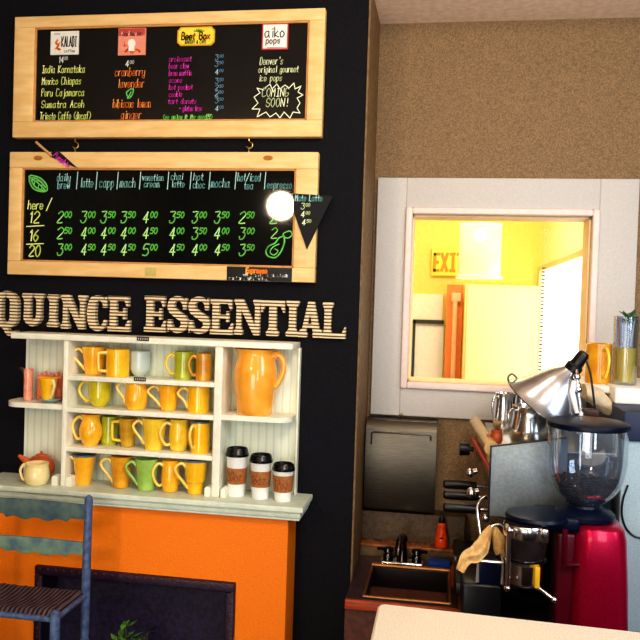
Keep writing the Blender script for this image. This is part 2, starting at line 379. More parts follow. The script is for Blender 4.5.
# ================================================================== CHIMNEY BREAST / MANTEL
BX0, BX1 = -1.51, -.468
fx0, fx1, fz = -1.328, -.634, .734
mb = MB()
mb.box(BX0, fx0, -.14, -.0005, 0, .955).box(fx1, BX1, -.14, -.0005, 0, .955).box(fx0, fx1, -.14, -.0005, fz, .955)
struct('wall_chimney', mb, m_orange)
r = thing('fire_surround', 'dark purple riveted metal surround framing the black firebox opening', 'fireplace', ((fx0+fx1)/2, -.14, 0))
m_pur = mat('purple_black_iron', (44, 22, 44), .45, var=.3, vscale=60, bump=.4, bscale=50)
mb = MB(); mb.box(fx0, fx1, -.156, -.1405, fz-.03, fz, .004).box(fx0, fx0+.028, -.156, -.1405, 0.001, fz-.031, .004).box(fx1-.03, fx1, -.156, -.1405, 0.001, fz-.031, .004); build('frame', mb, m_pur, r)
mb = MB()
for i in range(24):
    x = fx0+.02+(fx1-fx0-.04)*i/23; mb.ball((x, -.156, fz-.008), .0042, (1, .5, 1), 8, 6)
for i in range(22):
    for x in (fx0+.014, fx1-.008): mb.ball((x, -.156, fz-.03-.03*i), .0042, (1, .5, 1), 8, 6)
o = build('rivet', mb, mat('rivet_metal', (100, 62, 66), .4, metal=.5), r); o['kind'] = 'stuff'
mb = MB(); mb.box(fx0+.002, fx1-.002, -.02, -.004, .01, fz-.002).box(fx0+.002, fx0+.012, -.138, -.02, .01, fz-.002).box(fx1-.012, fx1-.002, -.138, -.02, .01, fz-.002).box(fx0+.012, fx1-.012, -.138, -.02, fz-.02, fz-.002)
build('firebox_lining', mb, mat('blue_purple_iron', (44, 34, 66), .5, vscale=60, rgb2=(24, 16, 36)), r)  # mottled dark blue-purple lining
# mantel shelf
MZ = 1.003
mx0, mx1 = -1.545, -.415
r = thing('mantel_shelf', 'pale green-grey moulded mantel shelf on top of the orange chimney breast', 'mantel', ((mx0+mx1)/2, -.1, .955))
prof = [(-.0005, .9555), (-.149, .9555), (-.166, .956), (-.168, .958), (-.168, .963), (-.171, .965), (-.173, .968), (-.1735, .979), (-.1715, .981), (-.1715, .9835), (-.179, .985), (-.183, .987), (-.1835, .9995), (-.181, MZ), (-.0005, MZ)]
def moulding(prof, x0, x1, bx0, bx1):
    mb = MB(); rows = []
    base = -.148
    for (y, z) in prof:
        e = max(0, base-y)/(.0355)*.03 if y < base else 0
        y_ = y
        rows.append([mb.bm.verts.new((bx0-e*1.0, 0-.0005, z)), mb.bm.verts.new((bx0-e, y_, z)), mb.bm.verts.new((bx1+e, y_, z)), mb.bm.verts.new((bx1+e, -.0005, z))])
    rows = rows[1:-1]
    for A, B in zip(rows, rows[1:]):
        for i in range(3): mb.bm.faces.new((A[i], A[i+1], B[i+1], B[i]))
    mb.bm.faces.new(rows[-1]); mb.bm.faces.new(rows[0][::-1])
    mb.bm.faces.ensure_lookup_table()
    return mb
build('shelf_board', moulding(prof, mx0, mx1, BX0-.008, BX1+.024), m_mantel, r)

# ================================================================== HUTCH
HF = -.13
ux0, ux1 = P(64.5, 420, HF).x, P(217, 420, HF).x
hx0, hx1 = P(25, 400, -.012).x, P(298.5, 420, -.02).x
hz = 1.514
r = thing('wall_hutch', 'white painted open hutch of shelves and pigeonholes standing on the mantel', 'shelf unit', ((hx0+hx1)/2, -.07, MZ))
mb = MB(); mb.box(hx0, hx1, -.012, -.001, MZ+.0005, hz-.02); build('back_panel', mb, m_bead, r, smooth=False)
mb = MB(); mb.box(P(11.5, 336, HF).x, P(300.5, 343, -.001).x, HF-.006, -.001, hz-.02, hz, .003); build('top_board', mb, m_hutch, r)
rowz = [P(140, 379, HF).z, P(140, 411.5, HF).z, P(140, 451.5, HF).z]
for z in rowz:
    mb = MB(); mb.box(ux0+.008, ux1-.012, HF, -.0125, z-.016, z, .002); build('shelf', mb, m_hutch, r)
mb = MB(); mb.box(ux0-.008, ux0+.008, HF-.003, -.0125, MZ+.0005, hz-.0205, .002); build('upright', mb, m_hutch, r)
mb = MB(); mb.box(ux1-.012, ux1+.014, HF-.003, -.0125, MZ+.0005, hz-.0205, .002); build('upright', mb, m_hutch, r)
mb = MB(); mb.box(hx1-.006, hx1, -.03, -.0125, MZ+.0005, hz-.0205, .001); build('side_panel', mb, m_hutch, r)
def qshelf(x0, x1, z, right):
    pts = [(x0, -.0125)]
    if right:
        pts = [(x0, -.0125), (x0, HF)]
        w_ = x1-x0; rr = .055
        pts += [(x1-rr+rr*math.sin(a), HF+rr-rr*math.cos(a)) for a in [i*PI/2/10 for i in range(11)]]+[(x1, -.0125)]
    else:
        rr = .06
        pts = [(x1, -.0125), (x1, HF)]+[(x0+rr-rr*math.sin(a), HF+rr-rr*math.cos(a)) for a in [i*PI/2/10 for i in range(11)]]+[(x0, -.0125)]
    mb = MB(); mb.hprism(pts, z-.017, z); build('corner_shelf', mb, m_hutch, r)
zl = P(40, 403.5, HF).z; zr = P(255, 416.5, HF).z
qshelf(P(9.5, 405, -.08).x, ux0-.0085, zl, False)
qshelf(ux1+.0145, hx1-.0065, zr, True)
for (pa, pb_) in ((52, 58), (66, 72), (205, 211), (221, 226)):
    xa, xb = P(pa, 485, HF).x, P(pb_, 485, HF).x
    mb = MB(); mb.prism([(xa, MZ+.0005), (xb, MZ+.0005), (xb, MZ+.028), (xb-.006, MZ+.034), (xa+.006, MZ+.034), (xa, MZ+.028)], HF-.004, HF+.03); build('foot_block', mb, m_hutch, r)
for (px, py) in ((143, 338.6), (140, 378.9)):
    a = P(px-6, py, HF-.007 if py < 350 else HF-.001); wd = 13*SC(HF)
    mb = MB(); yy = HF-.0085 if py < 350 else HF-.0025; mb.box(a.x, a.x+wd, yy, yy+.002, a.z-.0065, a.z+.0065); tg = build('label_plate', mb, mat('black_tag', (16, 16, 16), .5), r)
    mb = MB()
    for i in range(5): mb.box(a.x+.004+.0075*i, a.x+.008+.0075*i, yy-.0006, yy-.0001, a.z-.003, a.z+.003)
    build('print', mb, mat('tag_print', (190, 190, 170), .5), tg, smooth=False)

# ================================================================== MUGS
GL = dict(sheen_yellow=((255, 224, 120), (252, 208, 90)), gold=((255, 204, 40), (248, 184, 24)), orange=((255, 198, 50), (250, 174, 32)), amber=((240, 176, 40), (214, 140, 24)), lemon=((252, 216, 70), (240, 196, 44)),
          olive=((222, 206, 44), (200, 182, 30)), lime=((186, 190, 50), (164, 170, 36)), green=((172, 206, 106), (148, 186, 82)), brown=((224, 160, 46), (196, 130, 30)),
          mustard=((216, 174, 44), (188, 142, 28)), grey=((204, 214, 204), (190, 202, 194)), cream=((255, 236, 180), (248, 220, 150)), terracotta=((214, 104, 50), (190, 80, 34)), pitcher=((255, 186, 74), (252, 170, 54)))
def glaze(n): return mat('glaze_'+n, GL[n][0], .2, vscale=22, rgb2=GL[n][1], coat=.6)
m_rimgrey = mat('blue_grey_glaze', (96, 108, 122), .3)
SH = {  # (height fraction, radius fraction)
 'straight': [(0, .9), (.04, 1), (.5, 1), (1, 1)],
 'taper': [(0, .66), (.04, .72), (.3, .8), (.7, .92), (1, 1)],
 'barrel': [(0, .72), (.05, .84), (.3, 1), (.6, .98), (.85, .9), (1, .94)],
 'round': [(0, .5), (.04, .58), (.15, .78), (.3, .94), (.5, .96), (1, .98)],
 'jug': [(0, .6), (.05, .64), (.2, .88), (.42, 1), (.62, .93), (.8, .76), (.93, .78), (1, .86)],
 'foot': [(0, .66), (.05, .7), (.28, .72), (.38, .86), (.5, .9), (.8, .96), (1, 1)],
 'cone': [(0, .62), (.05, .64), (.5, .8), (1, 1)],
}
def vessel(mb, c, h, r, shape, th=.004, seg=36):
    pr = SH[shape]; fr = [(z*h, q*r) for z, q in pr]
    # denser
    pts = [Vector((a[1], 0, a[0])) for a in fr]; pts = catmull(pts, 5)
    outer = [(0, 0)]+[(p.x, p.z) for p in pts]
    inner = [(max(p.x-th, .001), p.z+ (0 if i > 5 else th)) for i, p in enumerate(pts)][::-1]
    inner = [(x, z) for x, z in inner if z > h*.09]
    prof = outer+[(outer[-1][0]-th*.5, h+.0015)]+inner+[(0, h*.09)]
    mb.lathe(prof, c, seg)
def rad_at(shape, t, r):
    pr = SH[shape]
    for (a, b), (c, d) in zip(pr, pr[1:]):
        if a <= t <= c: return r*(b+(d-b)*(t-a)/(c-a))
    return r
def mug(px0, px1, pyt, pyb, zb, Y, col, shape, hw, hkind, ang, label, interior=None, htop=.88, hbot=.2, hside=-1, cat='mug', name='mug', hcol=None, group='mugs on the hutch shelves'):
    s = SC(Y, px0); c = P((px0+px1)/2, pyb, Y); r_ = (px1-px0)/2*s; h = (pyb-pyt)*s
    c = Vector((c.x, Y, zb+.0005))
    rt_ = thing(name, label, cat, c, group)
    mb = MB(); vessel(mb, c, h, r_, shape); build('body', mb, glaze(col), rt_)
    W = hw*s; d = Vector((hside*math.cos(ang), -math.sin(ang), 0))
    ra, rb = rad_at(shape, htop, r_)-.003, rad_at(shape, hbot, r_)-.003
    zt, z0 = htop*h, hbot*h; R0 = max(ra, rb)
    if hkind == 'C': pts = [(ra, zt-.004), (ra+W*.5, zt+.002), (R0+W*.95, (zt*.72+z0*.28)), (R0+W*.9, (zt*.35+z0*.65)), (rb+W*.45, z0), (rb, z0+.003)]
    elif hkind == 'S': pts = [(ra, zt-.008), (ra+W*.45, zt+.004), (R0+W*.95, zt-.01), (R0+W*.85, zt*.62+z0*.38), (R0+W*.35, zt*.3+z0*.7), (rb+.001, z0-.004)]
    else: pts = [(ra, zt), (ra+W*.85, zt-.001), (R0+W*.95, zt-.008), (R0+W*.9, z0+.01), (rb+W*.75, z0+.002), (rb, z0)]
    mb = MB(); mb.tube([c+d*a+Vector((0, 0, z)) for a, z in pts], [.0065, .0052, .005, .0048, .005, .0058], 10, smooth=6)
    build('handle', mb, glaze(hcol or ('sheen_yellow' if col in ('gold', 'orange', 'amber', 'lemon', 'mustard') else col)), rt_)  # yellow mugs get paler handles: specular sheen put into the glaze colour
    if interior:
        mb = MB(); mb.lathe([(0, h*.12), (r_*.5, h*.12), (rad_at(shape, .5, r_)-.0045, h*.5), (rad_at(shape, .97, r_)-.0045, h*.97), (r_-.002, h+.0022), (r_+.0006, h+.001), (r_+.0006, h-.004)], c, 36); build('interior', mb, interior, rt_)
    return rt_
Z1, Z2, Z3 = rowz
A = math.radians
mug(82, 106, 348, 375.5, Z1, -.066, 'orange', 'taper', 11, 'S', A(12), 'orange-yellow tapered mug at the left end of the top mug shelf')
mug(106, 129, 350, 377, Z1, -.088, 'gold', 'straight', 9, 'B', A(35), 'straight golden-yellow mug second from left on the top mug shelf')
mug(129, 150, 349, 374, Z1, -.045, 'grey', 'round', 3, 'C', A(-80), 'pale grey-blue cup in the middle of the top mug shelf', cat='cup', name='cup')
mug(174, 193, 352, 379, Z1, -.066, 'lime', 'straight', 9, 'C', A(15), 'yellow-green mug toward the right of the top mug shelf', hcol='lemon')
mug(195.5, 211.5, 353, 380, Z1, -.085, 'brown', 'straight', 8, 'C', A(25), 'brownish-orange mug against the right upright on the top mug shelf')
mug(88, 111, 380, 407, Z2, -.066, 'olive', 'round', 10, 'C', A(10), 'olive-yellow round-bottomed mug at the left end of the second mug shelf', hcol='lemon')
mug(125, 147, 383, 412, Z2, -.085, 'orange', 'barrel', 10, 'S', A(15), 'orange barrel-shaped mug standing alone mid-left on the second mug shelf')
mug(158, 179, 387, 412.5, Z2, -.07, 'orange', 'taper', 12, 'S', A(12), 'orange mug with slim curled handle, second from right on the second mug shelf')
mug(187.5, 209, 388, 414, Z2, -.075, 'gold', 'straight', 11, 'S', A(18), 'golden mug at the right end of the second mug shelf')
mug(79, 102, 417, 448, Z3, -.078, 'orange', 'jug', 9, 'C', A(10), 'round-bellied orange jug mug at the left end of the third mug shelf')
mug(101, 117, 417, 445, Z3, -.042, 'lime', 'straight', 4, 'C', A(-60), 'tall lime-green mug tucked behind the round jug mug on the third shelf')
mug(118.5, 137, 418, 446, Z3, -.060, 'mustard', 'taper', 8, 'B', A(12), 'dark mustard mug with squared handle on the third mug shelf', hcol='lemon')
mug(141.5, 166, 421, 452, Z3, -.08, 'lemon', 'taper', 10, 'S', A(18), 'wide-mouthed yellow tapered mug in the middle of the third mug shelf')
mug(168.5, 188, 423, 454, Z3, -.07, 'lemon', 'barrel', 11, 'C', A(38), 'lemon-yellow mug with ring handle, second from right on the third shelf')
mug(190.5, 209, 424, 455, Z3, -.08, 'gold', 'straight', 8, 'C', A(68), 'golden cylinder mug with grey interior at right end of third shelf', interior=m_rimgrey)
MF = -.088
mug(72, 95, 457, 487, MZ, MF, 'orange', 'cone', 8, 'C', A(10), 'mottled orange tumbler mug with grey interior, leftmost on the mantel row', interior=m_rimgrey, hcol='cream')
mug(110, 132, 459, 490, MZ, MF, 'amber', 'taper', 11, 'S', A(12), 'amber mug with long curled handle next to the green mug on the mantel', interior=None)
mug(134.5, 158, 462, 493, MZ, -.098, 'green', 'taper', 10, 'S', A(22), 'apple green mug in the bottom row on the mantel')
mug(161, 179, 463, 494, MZ, -.095, 'orange', 'barrel', 10, 'C', A(25), 'narrow orange mug just right of the green mug on the mantel')
mug(184, 206, 463, 496.5, MZ, -.098, 'gold', 'foot', 11, 'S', A(30), 'footed golden mug with blue-grey interior at right end of the mantel row', interior=m_rimgrey)

# big pitcher
Y = -.075; s = SC(Y, 258); c = P(254.5, 415, Y); c = Vector((c.x, Y, zr+.0005)); h = 65*s; R_ = 21.8*s
r = thing('pitcher', 'large orange ceramic pitcher on the rounded right-hand hutch shelf', 'pitcher', c)
prf = [(0, 0), (.76, 0), (.8, .02), (.84, .1), (.92, .3), (.99, .5), (1, .62), (.96, .74), (.86, .86), (.83, .92), (.86, .97), (.9, 1), (.86, 1.005), (.8, .97), (.79, .9), (.9, .7), (.9, .5), (.75, .06), (0, .05)]
mb = MB(); mb.lathe([(a*R_, b*h) for a, b in prf], c, 48)
for v in mb.bm.verts:   # small pouring lip on the left
    dx, dz = v.co.x-c.x, v.co.z-c.z
    if dz > h*.88 and dx < -R_*.5: v.co.x -= (dz/h-.88)*.10*max(0, -dx/R_-.5)*2
build('body', mb, glaze('pitcher'), r)
mb = MB(); mb.tube([c+Vector((a*R_, 0-.01, b*h)) for a, b in ((.8, .9), (1.05, .93), (1.27, .86), (1.32, .7), (1.16, .54), (.95, .44))], [.012, .012, .010, .009, .009, .011], 12, smooth=6, flat=.75)
build('handle', mb, glaze('pitcher'), r)

# paper cups
m_paper = mat('white_paper', (244, 244, 238), .55, var=.02); m_kraft = mat('kraft_sleeve', (178, 116, 62), .8, vscale=120, rgb2=(156, 96, 48)); m_lid = mat('black_lid_plastic', (14, 15, 17), .25)
m_ink = mat('brown_ink', (120, 44, 14), .7)
def papercup(pxc, pyt, pyb, wt, Y, label, txt, sl):
    s = SC(Y, pxc); c = P(pxc, pyb, Y); c = Vector((c.x, Y, MZ+.0005)); h = (pyb-pyt)*s; rT = wt/2*s; rB = rT*.74
    r = thing('paper_cup', label, 'paper cup', c, 'takeaway cups on the mantel')
    hl = h*.9-.004
    mb = MB(); mb.lathe([(0, .004), (rB-.002, .004), (rB-.002, 0), (rB, 0), (rT*.95, hl), (rT*.98, hl+.002), (0, hl+.002)], c, 40); build('cup', mb, m_paper, r)
    mb = MB(); mb.lathe([(rT*.96, hl-.006), (rT*1.03, hl-.006), (rT*1.04, hl+.001), (rT*.98, hl+.004), (rT*.93, h-.004), (rT*.86, h), (rT*.8, h-.002), (rT*.78, h-.007), (0, h-.008)], c, 40)
    mb.tube([c+Vector((rT*.84*math.cos(a), rT*.84*math.sin(a), h-.001)) for a in (-2.6, -2.2, -1.8, -1.4, -1.0)], .003, 8); build('lid', mb, m_lid, r)
    z0, z1 = sl; ra = lambda z: rB+(rT*.95-rB)*z/hl
    mb = MB(); mb.lathe([(ra(z0*h)+.0005, z0*h), (ra(z0*h)+.002, z0*h), (ra(z1*h)+.002, z1*h), (ra(z1*h)+.0005, z1*h)], c, 40); sv = build('sleeve', mb, m_kraft, r)
    lh = (z1-z0)*h*.55; l, xe = strokes(txt, 0, 0, lh, slant=.15); f = rT*1.55/xe; mb = MB()
    zc = (z0+z1)/2*h-lh/2
    for q_ in l:
        for a_, b_ in zip(q_, q_[1:]):
            def W(x, z):
                zz = zc+z; th = (x*f-rT*.775)/(ra(zz)+.003)-PI/2-.02; rr = ra(zz)+.0027
                return c+Vector((rr*math.cos(th), rr*math.sin(th), zz))
            mb.tube([W(a_.x, a_.z), W(b_.x, b_.z)], .0009, 5)
    build('lettering', mb, m_ink, sv)
papercup(236, 450.5, 498.5, 22.5, -.088, 'tallest white takeaway cup with black lid and kraft sleeve, left of three', '20oz', (.27, .6))
papercup(260, 456, 500, 22.5, -.098, 'middle-sized white takeaway cup with black lid, centre of three on mantel', '16oz', (.28, .64))
papercup(282.5, 465, 502.5, 22, -.108, 'shortest white takeaway cup with black lid, at the mantel right corner', '12oz', (.26, .7))

# left pigeonhole things
def cupon(px0, px1, pyt, pyb, zb, Y, *a, **k): return mug(px0, px1, pyt, pyb, zb, Y, *a, **k)
s = SC(-.085, 50); c = P(49, 404, -.088); zc = zl
m_sau = mat('blue_grey_saucer', (150, 172, 176), .3)
mb = MB(); sc_ = Vector((c.x+.006, -.092, zc+.0005)); mb.lathe([(0, 0), (.018, 0), (.03, .007), (.036, .011), (.035, .013), (.028, .01), (.016, .005), (0, .005)], sc_, 36)
tag(build('saucer', mb, m_sau, loc=sc_), 'blue-grey saucer under the yellow cup on the left corner shelf', 'saucer')
mug(38.5, 57, 377.5, 400, zc+.0055, -.092, 'gold', 'cone', 5, 'S', A(35), 'yellow conical cup on a saucer on the left corner shelf', hside=1, cat='cup', name='cup', hcol='cream', group=None)
# pink glass jug + sachet holder
m_pink = mat('pink_glaze', (246, 176, 150), .25, vscale=40, rgb2=(236, 146, 116), coat=.5)
a = P(29.5, 402, -.06); s = SC(-.06, 30)
r = thing('cream_jug', 'small pink cream jug with dark lip at the far left of the corner shelf', 'jug', (a.x, -.07, zc+.0005))
cc = Vector((a.x, -.07, zc+.0005)); hh = 31*s
mb = MB(); mb.lathe([(0, 0), (.014, 0), (.016, .01), (.0155, hh*.6), (.017, hh), (.0155, hh), (.013, hh*.6), (0, hh*.2)], cc, 28)
build('body', mb, m_pink, r)
mb = MB(); mb.tube([cc+Vector((-.012, -.004, hh-.008)), cc+Vector((-.022, -.006, hh)), cc+Vector((-.03, -.008, hh+.004))], [.008, .006, .003], 10); build('spout', mb, mat('dark_glaze', (70, 44, 34), .3), r)
x0, x1 = P(37.5, 400, -.05).x, P(61, 400, -.05).x
r = thing('sachet_caddy', 'orange-pink caddy packed with pink sachets behind the yellow cup', 'caddy', ((x0+x1)/2, -.04, zc+.0005))
mb = MB(); z1 = zc+.088; mb.box(x0, x1, -.054, -.05, zc+.0005, z1, .001).box(x0, x1, -.026, -.022, zc+.0005, z1, .001).box(x0, x0+.004, -.05, -.026, zc+.0005, z1, .001).box(x1-.004, x1, -.05, -.026, zc+.0005, z1, .001).box(x0, x1, -.05, -.026, zc+.0005, zc+.004)
build('box', mb, mat('orange_pink_tin', (236, 128, 84), .4, var=.15, vscale=50), r)
m_sachet = mat('pink_sachet_paper', (250, 186, 166), .6, vscale=80, rgb2=(240, 140, 110))
for i in range(6):
    x = x0+.006+i*(x1-x0-.012)/5
    mb = MB(); mb.box(x-.003, x+.003, -.047, -.029, zc+.02, z1+.006+.006*((i*5) % 3)/2, .001, Matrix.Rotation(.08*((i % 3)-1), 3, 'Y'))
    tag(build('sugar_sachet', mb, m_sachet), 'pink paper sachet standing in the orange-pink caddy', 'sachet', 'sachets in the caddy')

# teapot + cream cup on mantel
Y = -.052; s = SC(Y, 35); c = P(41, 480, Y); c = Vector((c.x, Y, MZ+.0005))
r = thing('teapot', 'terracotta teapot with pointed spout on the mantel behind a cream cup', 'teapot', c)
mb = MB(); mb.lathe([(0, 0), (.026, 0), (.034, .006), (.048, .03), (.05, .048), (.046, .066), (.03, .078), (.018, .081), (0, .081)], c, 36, sy=.6); build('body', mb, glaze('terracotta'), r)
mb = MB(); mb.tube([c+Vector((-.035, -.005, .045)), c+Vector((-.055, -.01, .062)), c+Vector((-.078, -.014, .079))], [.018, .012, .005], 12, smooth=4); build('spout', mb, glaze('terracotta'), r)
mb = MB(); mb.lathe([(.022, .079), (.02, .085), (.008, .088), (.004, .09), (.007, .094), (0, .097)], c, 24, sy=.6); build('lid', mb, glaze('terracotta'), r)
mug(24.5, 49, 463, 484, MZ, -.128, 'cream', 'barrel', 6, 'C', A(10), 'cream-coloured teacup in front of the terracotta teapot on the mantel', cat='cup', name='teacup', group=None)
# ================================================================== CHALKBOARDS
def board(x0, x1, z0, z1, ix0, ix1, iz0, iz1, label):
    r = thing('chalkboard', label, 'chalkboard', ((x0+x1)/2, -.015, z0))
    mb = MB(); mb.box(ix0-.002, ix1+.002, -.022, -.012, iz0-.002, iz1+.002); build('slate', mb, m_slate, r, smooth=False)
    mb = MB(); B = .003
    mb.box(x0, x1, -.035, -.001, iz1, z1, B).box(x0, x1, -.035, -.001, z0, iz0, B).box(x0, ix0, -.035, -.001, iz0, iz1, B).box(ix1, x1, -.035, -.001, iz0, iz1, B)
    build('frame', mb, m_frame, r)
    mb = MB(); e = .006
    mb.box(ix0, ix0+e, -.031, -.0225, iz0, iz1, .002).box(ix1-e, ix1, -.031, -.0225, iz0, iz1, .002).box(ix0, ix1, -.031, -.0225, iz0, iz0+e, .002).box(ix0, ix1, -.031, -.0225, iz1-e, iz1, .002)
    build('frame_bead', mb, m_frame_in, r); return r
YB = -.0224
iz = lambda px, py: P(px, py, -.03)
b1 = board(-1.517, -.417, 2.193, 2.613, iz(34, 80).x, iz(308, 70).x, iz(33, 122).z, iz(34, 28).z, 'upper tan-framed chalkboard listing beans, teas, pastries and ice pops')
b2 = board(-1.525, -.425, 1.713, 2.143, iz(22, 200).x, iz(295, 210).x, iz(18, 261).z, iz(22, 168).z, 'lower tan-framed chalkboard with green drink prices in rows 12, 16 and 20')
def ink(col, root, mb): return build('chalk_writing', mb, m_chalk[col], root, smooth=False)
# upper board
mb = MB(); write(mb, '14^00', 58.5, 62.8, 5.8, YB, .7, width=10); write(mb, '4^00', 125.5, 66.8, 6, YB, .7, width=9); ink('white', b1, mb)
mb = MB()
for i, (t_, w_) in enumerate((('India Karnataka', 46), ('Mexico Chiapas', 42), ('Peru Cajamarca', 46), ('Sumatra Aceh', 46), ('Trieste Caffe (decaf)', 54))):
    write(mb, t_, (42, 42, 41.5, 41.5, 40)[i], 73+11.6*i, 7, YB, .8, width=w_)
ink('yellow', b1, mb)
mb = MB()
for t_, x_, y_, w_ in (('cranberry', 115, 76, 32), ('lavender', 118, 87.5, 28), ('hibiscus lemon', 113, 107.5, 40), ('ginger', 121, 118.5, 22)): write(mb, t_, x_, y_, 8, YB, .85, width=w_)
ink('orange', b1, mb)
mb = MB(); draw(mb, [(128, 97), (126.5, 93), (129, 90), (133, 89), (132.5, 94), (130, 97.5), (127.5, 98)], YB, 1.4, 4); draw(mb, [(128, 98), (131, 92)], YB, 1); ink('leaf', b1, mb)
mb = MB()
L3 = (('croissant', 24), ('bear claw', 21), ('bran muffin', 24), ('scone', 14), ('hot pocket', 25), ('cookie', 14), ('tart donuts', 30), ('- gluten free', 24))
for i, (t_, w_) in enumerate(L3): write(mb, t_, (169, 169, 169, 169, 169, 169, 168, 179)[i], 61.5+7.05*i, 5, YB, .65, width=w_)
ink('magenta', b1, mb)
mb = MB()
for i, t_ in enumerate(('3^00', '3^50', '4^00', '3^50', '2^50', '2^50', '3^50', '4^00')): write(mb, t_, 215, (60, 66.5, 74.5, 83.5, 90, 96, 103, 111)[i], 5, YB, .6, width=9)
ink('blue', b1, mb)
mb = MB(); write(mb, '(so enjoy it its good!!)', 163, 119, 4.2, YB, .9, width=51); ink('mint', b1, mb)
mb = MB()
for t_, x_, y_, w_, h_ in (("Denver's", 260, 64.5, 24, 7), ('original gourmet', 258.5, 72.5, 41, 6), ('ice pops', 259, 81, 24, 6), ('COMING', 262, 96.5, 28, 8), ('SOON!', 266, 106.5, 23, 8)): write(mb, t_, x_, y_, h_, YB, .8, width=w_)
draw(mb, [(265, 88), (270, 84), (272, 89), (277, 84), (280, 89), (285, 85), (289, 88), (294, 83), (295, 89), (301, 86), (298, 92), (303, 95), (297, 98), (300, 103), (297, 108), (300, 113), (293, 112), (290, 118), (284, 112), (280, 118), (276, 113), (270, 117), (266, 112), (257, 117), (260, 109), (252, 109), (258, 103), (254, 97), (260, 93), (257, 88), (264, 90)], YB, .9)
ink('lime', b1, mb)
def card(px0, px1, py0, py1, name, label, col, rim=None, octo=False):
    a = P(px0, (py0+py1)/2, YB-.001); b_ = P(px1, (py0+py1)/2, YB-.001); zt = P((px0+px1)/2, py0, YB).z; zb = P((px0+px1)/2, py1, YB).z
    r = thing(name, label, 'sign', ((a.x+b_.x)/2, YB, zb))
    mb = MB()
    def shape(x0, x1, z0, z1, k, y0, y1):
        if octo:
            mb.prism([(x0+k, z0), (x1-k, z0), (x1-k*.6, z0+k*.4), (x1, z0+k), (x1, z1-k), (x1-k*.6, z1-k*.4), (x1-k, z1), (x0+k, z1), (x0+k*.6, z1-k*.4), (x0, z1-k), (x0, z0+k), (x0+k*.6, z0+k*.4)], y0, y1)
        else: mb.box(x0, x1, y0, y1, z0, z1)
    if rim:
        shape(a.x, b_.x, zb, zt, .012, YB-.003, YB-.0002); build('border', mb, rim, r, smooth=False); mb = MB(); k = .0045
        shape(a.x+k, b_.x-k, zb+k, zt-k, .011, YB-.0038, YB-.0031)
    else: shape(a.x, b_.x, zb, zt, 0, YB-.0038, YB-.0002)
    build('card', mb, col, r, smooth=False); return r
YC_ = YB-.0042
m_or = mat('print_orange', (236, 130, 40), .6, emit=.1); m_blk = mat('print_black', (20, 20, 20), .6); m_rd = mat('print_red', (200, 40, 40), .6); m_wh = mat('print_white', (250, 248, 240), .6); m_gr = mat('print_green', (80, 140, 40), .6)
c = card(51, 79, 31.5, 55, 'logo_card', 'small white card with orange figure reading KALADI, top left of upper chalkboard', mat('white_card', (236, 234, 224), .6))
mb = MB(); write(mb, 'KALADI', 61.5, 46.5, 9.5, YC_, 1.0, width=16.5, slant=.05); write(mb, 'coffee', 64, 52.3, 2.6, YC_, .4, width=12); draw(mb, [(54, 34), (60, 34)], YC_, .6); build('lettering', mb, m_blk, c, smooth=False)
mb = MB(); draw(mb, [(57.5, 40), (56, 43), (58.5, 45), (57, 48), (60, 49.5)], YC_, 2.0, 4); draw(mb, [(55.5, 49), (58, 46), (60, 42)], YC_, 1.4, 3); build('emblem', mb, m_or, c, smooth=False)
c = card(118.5, 146, 28.5, 55.5, 'logo_card', 'square salmon pink card with dark red heading above the cranberry lavender list', mat('salmon_card', (238, 152, 128), .6))
mb = MB(); a = P(118.5, 33, YC_); s = SC(YC_, 130); mb.box(a.x, a.x+27.5*s, YC_, YC_+.0003, a.z-2.8*s, a.z+4*s); build('heading_band', mb, mat('print_brick', (196, 72, 62), .6), c, smooth=False)
mb = MB(); write(mb, 'teahouse', 121, 36, 4.4, YC_-.0004, .6, width=22); p_ = P(131.6, 46, YC_); mb.box(p_.x-3*s, p_.x+3*s, YC_-.0006, YC_-.0003, p_.z-5*s, p_.z+4.5*s, .0001); mb.prism([(p_.x+4*s*math.cos(i*PI/8), p_.z+2.5*s+4.5*s*math.sin(i*PI/8)) for i in range(16)], YC_-.0007, YC_-.0006); build('emblem', mb, m_wh, c, smooth=False)
mb = MB(); draw(mb, [(125, 52), (129, 49), (132, 53), (136, 49), (140, 52)], YC_-.0003, 2.2, 4); draw(mb, [(125, 42), (124, 46), (127, 45)], YC_-.0003, 1.2, 3); build('emblem', mb, m_or, c, smooth=False)
c = card(177.5, 215, 27, 46, 'logo_card', 'yellow notched badge with red lettering above the magenta pastry list', mat('yellow_card', (250, 226, 70), .6), rim=mat('badge_gold_rim', (222, 170, 30), .5), octo=True)
mb = MB(); write(mb, 'Beet Box', 181.5, 39.6, 6.6, YC_, 1.35, width=30); build('lettering', mb, m_rd, c, smooth=False)
mb = MB(); write(mb, 'BAKERY & CAFE', 185, 43.6, 2.8, YC_, .6, width=22); build('small_lettering', mb, m_blk, c, smooth=False)
mb = MB()
for dx, dy in ((-5, 1.2), (-2.5, -.2), (0, -.6), (2.5, -.2), (5, 1.2)): draw(mb, [(199, 31.6), (199+dx, 29.7+dy)], YC_, 1.2)
build('leaf_mark', mb, m_gr, c, smooth=False)
c = card(262, 288.5, 23.5, 50, 'logo_card', 'white square card with thin red border reading aiko pops', m_wh, rim=m_rd)
mb = MB(); write(mb, 'aiko', 265, 37.2, 9.5, YC_, 1.0, width=21, slant=0, sq=.7); draw(mb, [(267, 47.8), (286, 47.2)], YC_, .5); build('lettering', mb, m_blk, c, smooth=False)
mb = MB(); write(mb, 'pops', 266, 43.6, 6.2, YC_, .9, width=15.5, slant=0); build('lettering', mb, m_rd, c, smooth=False)

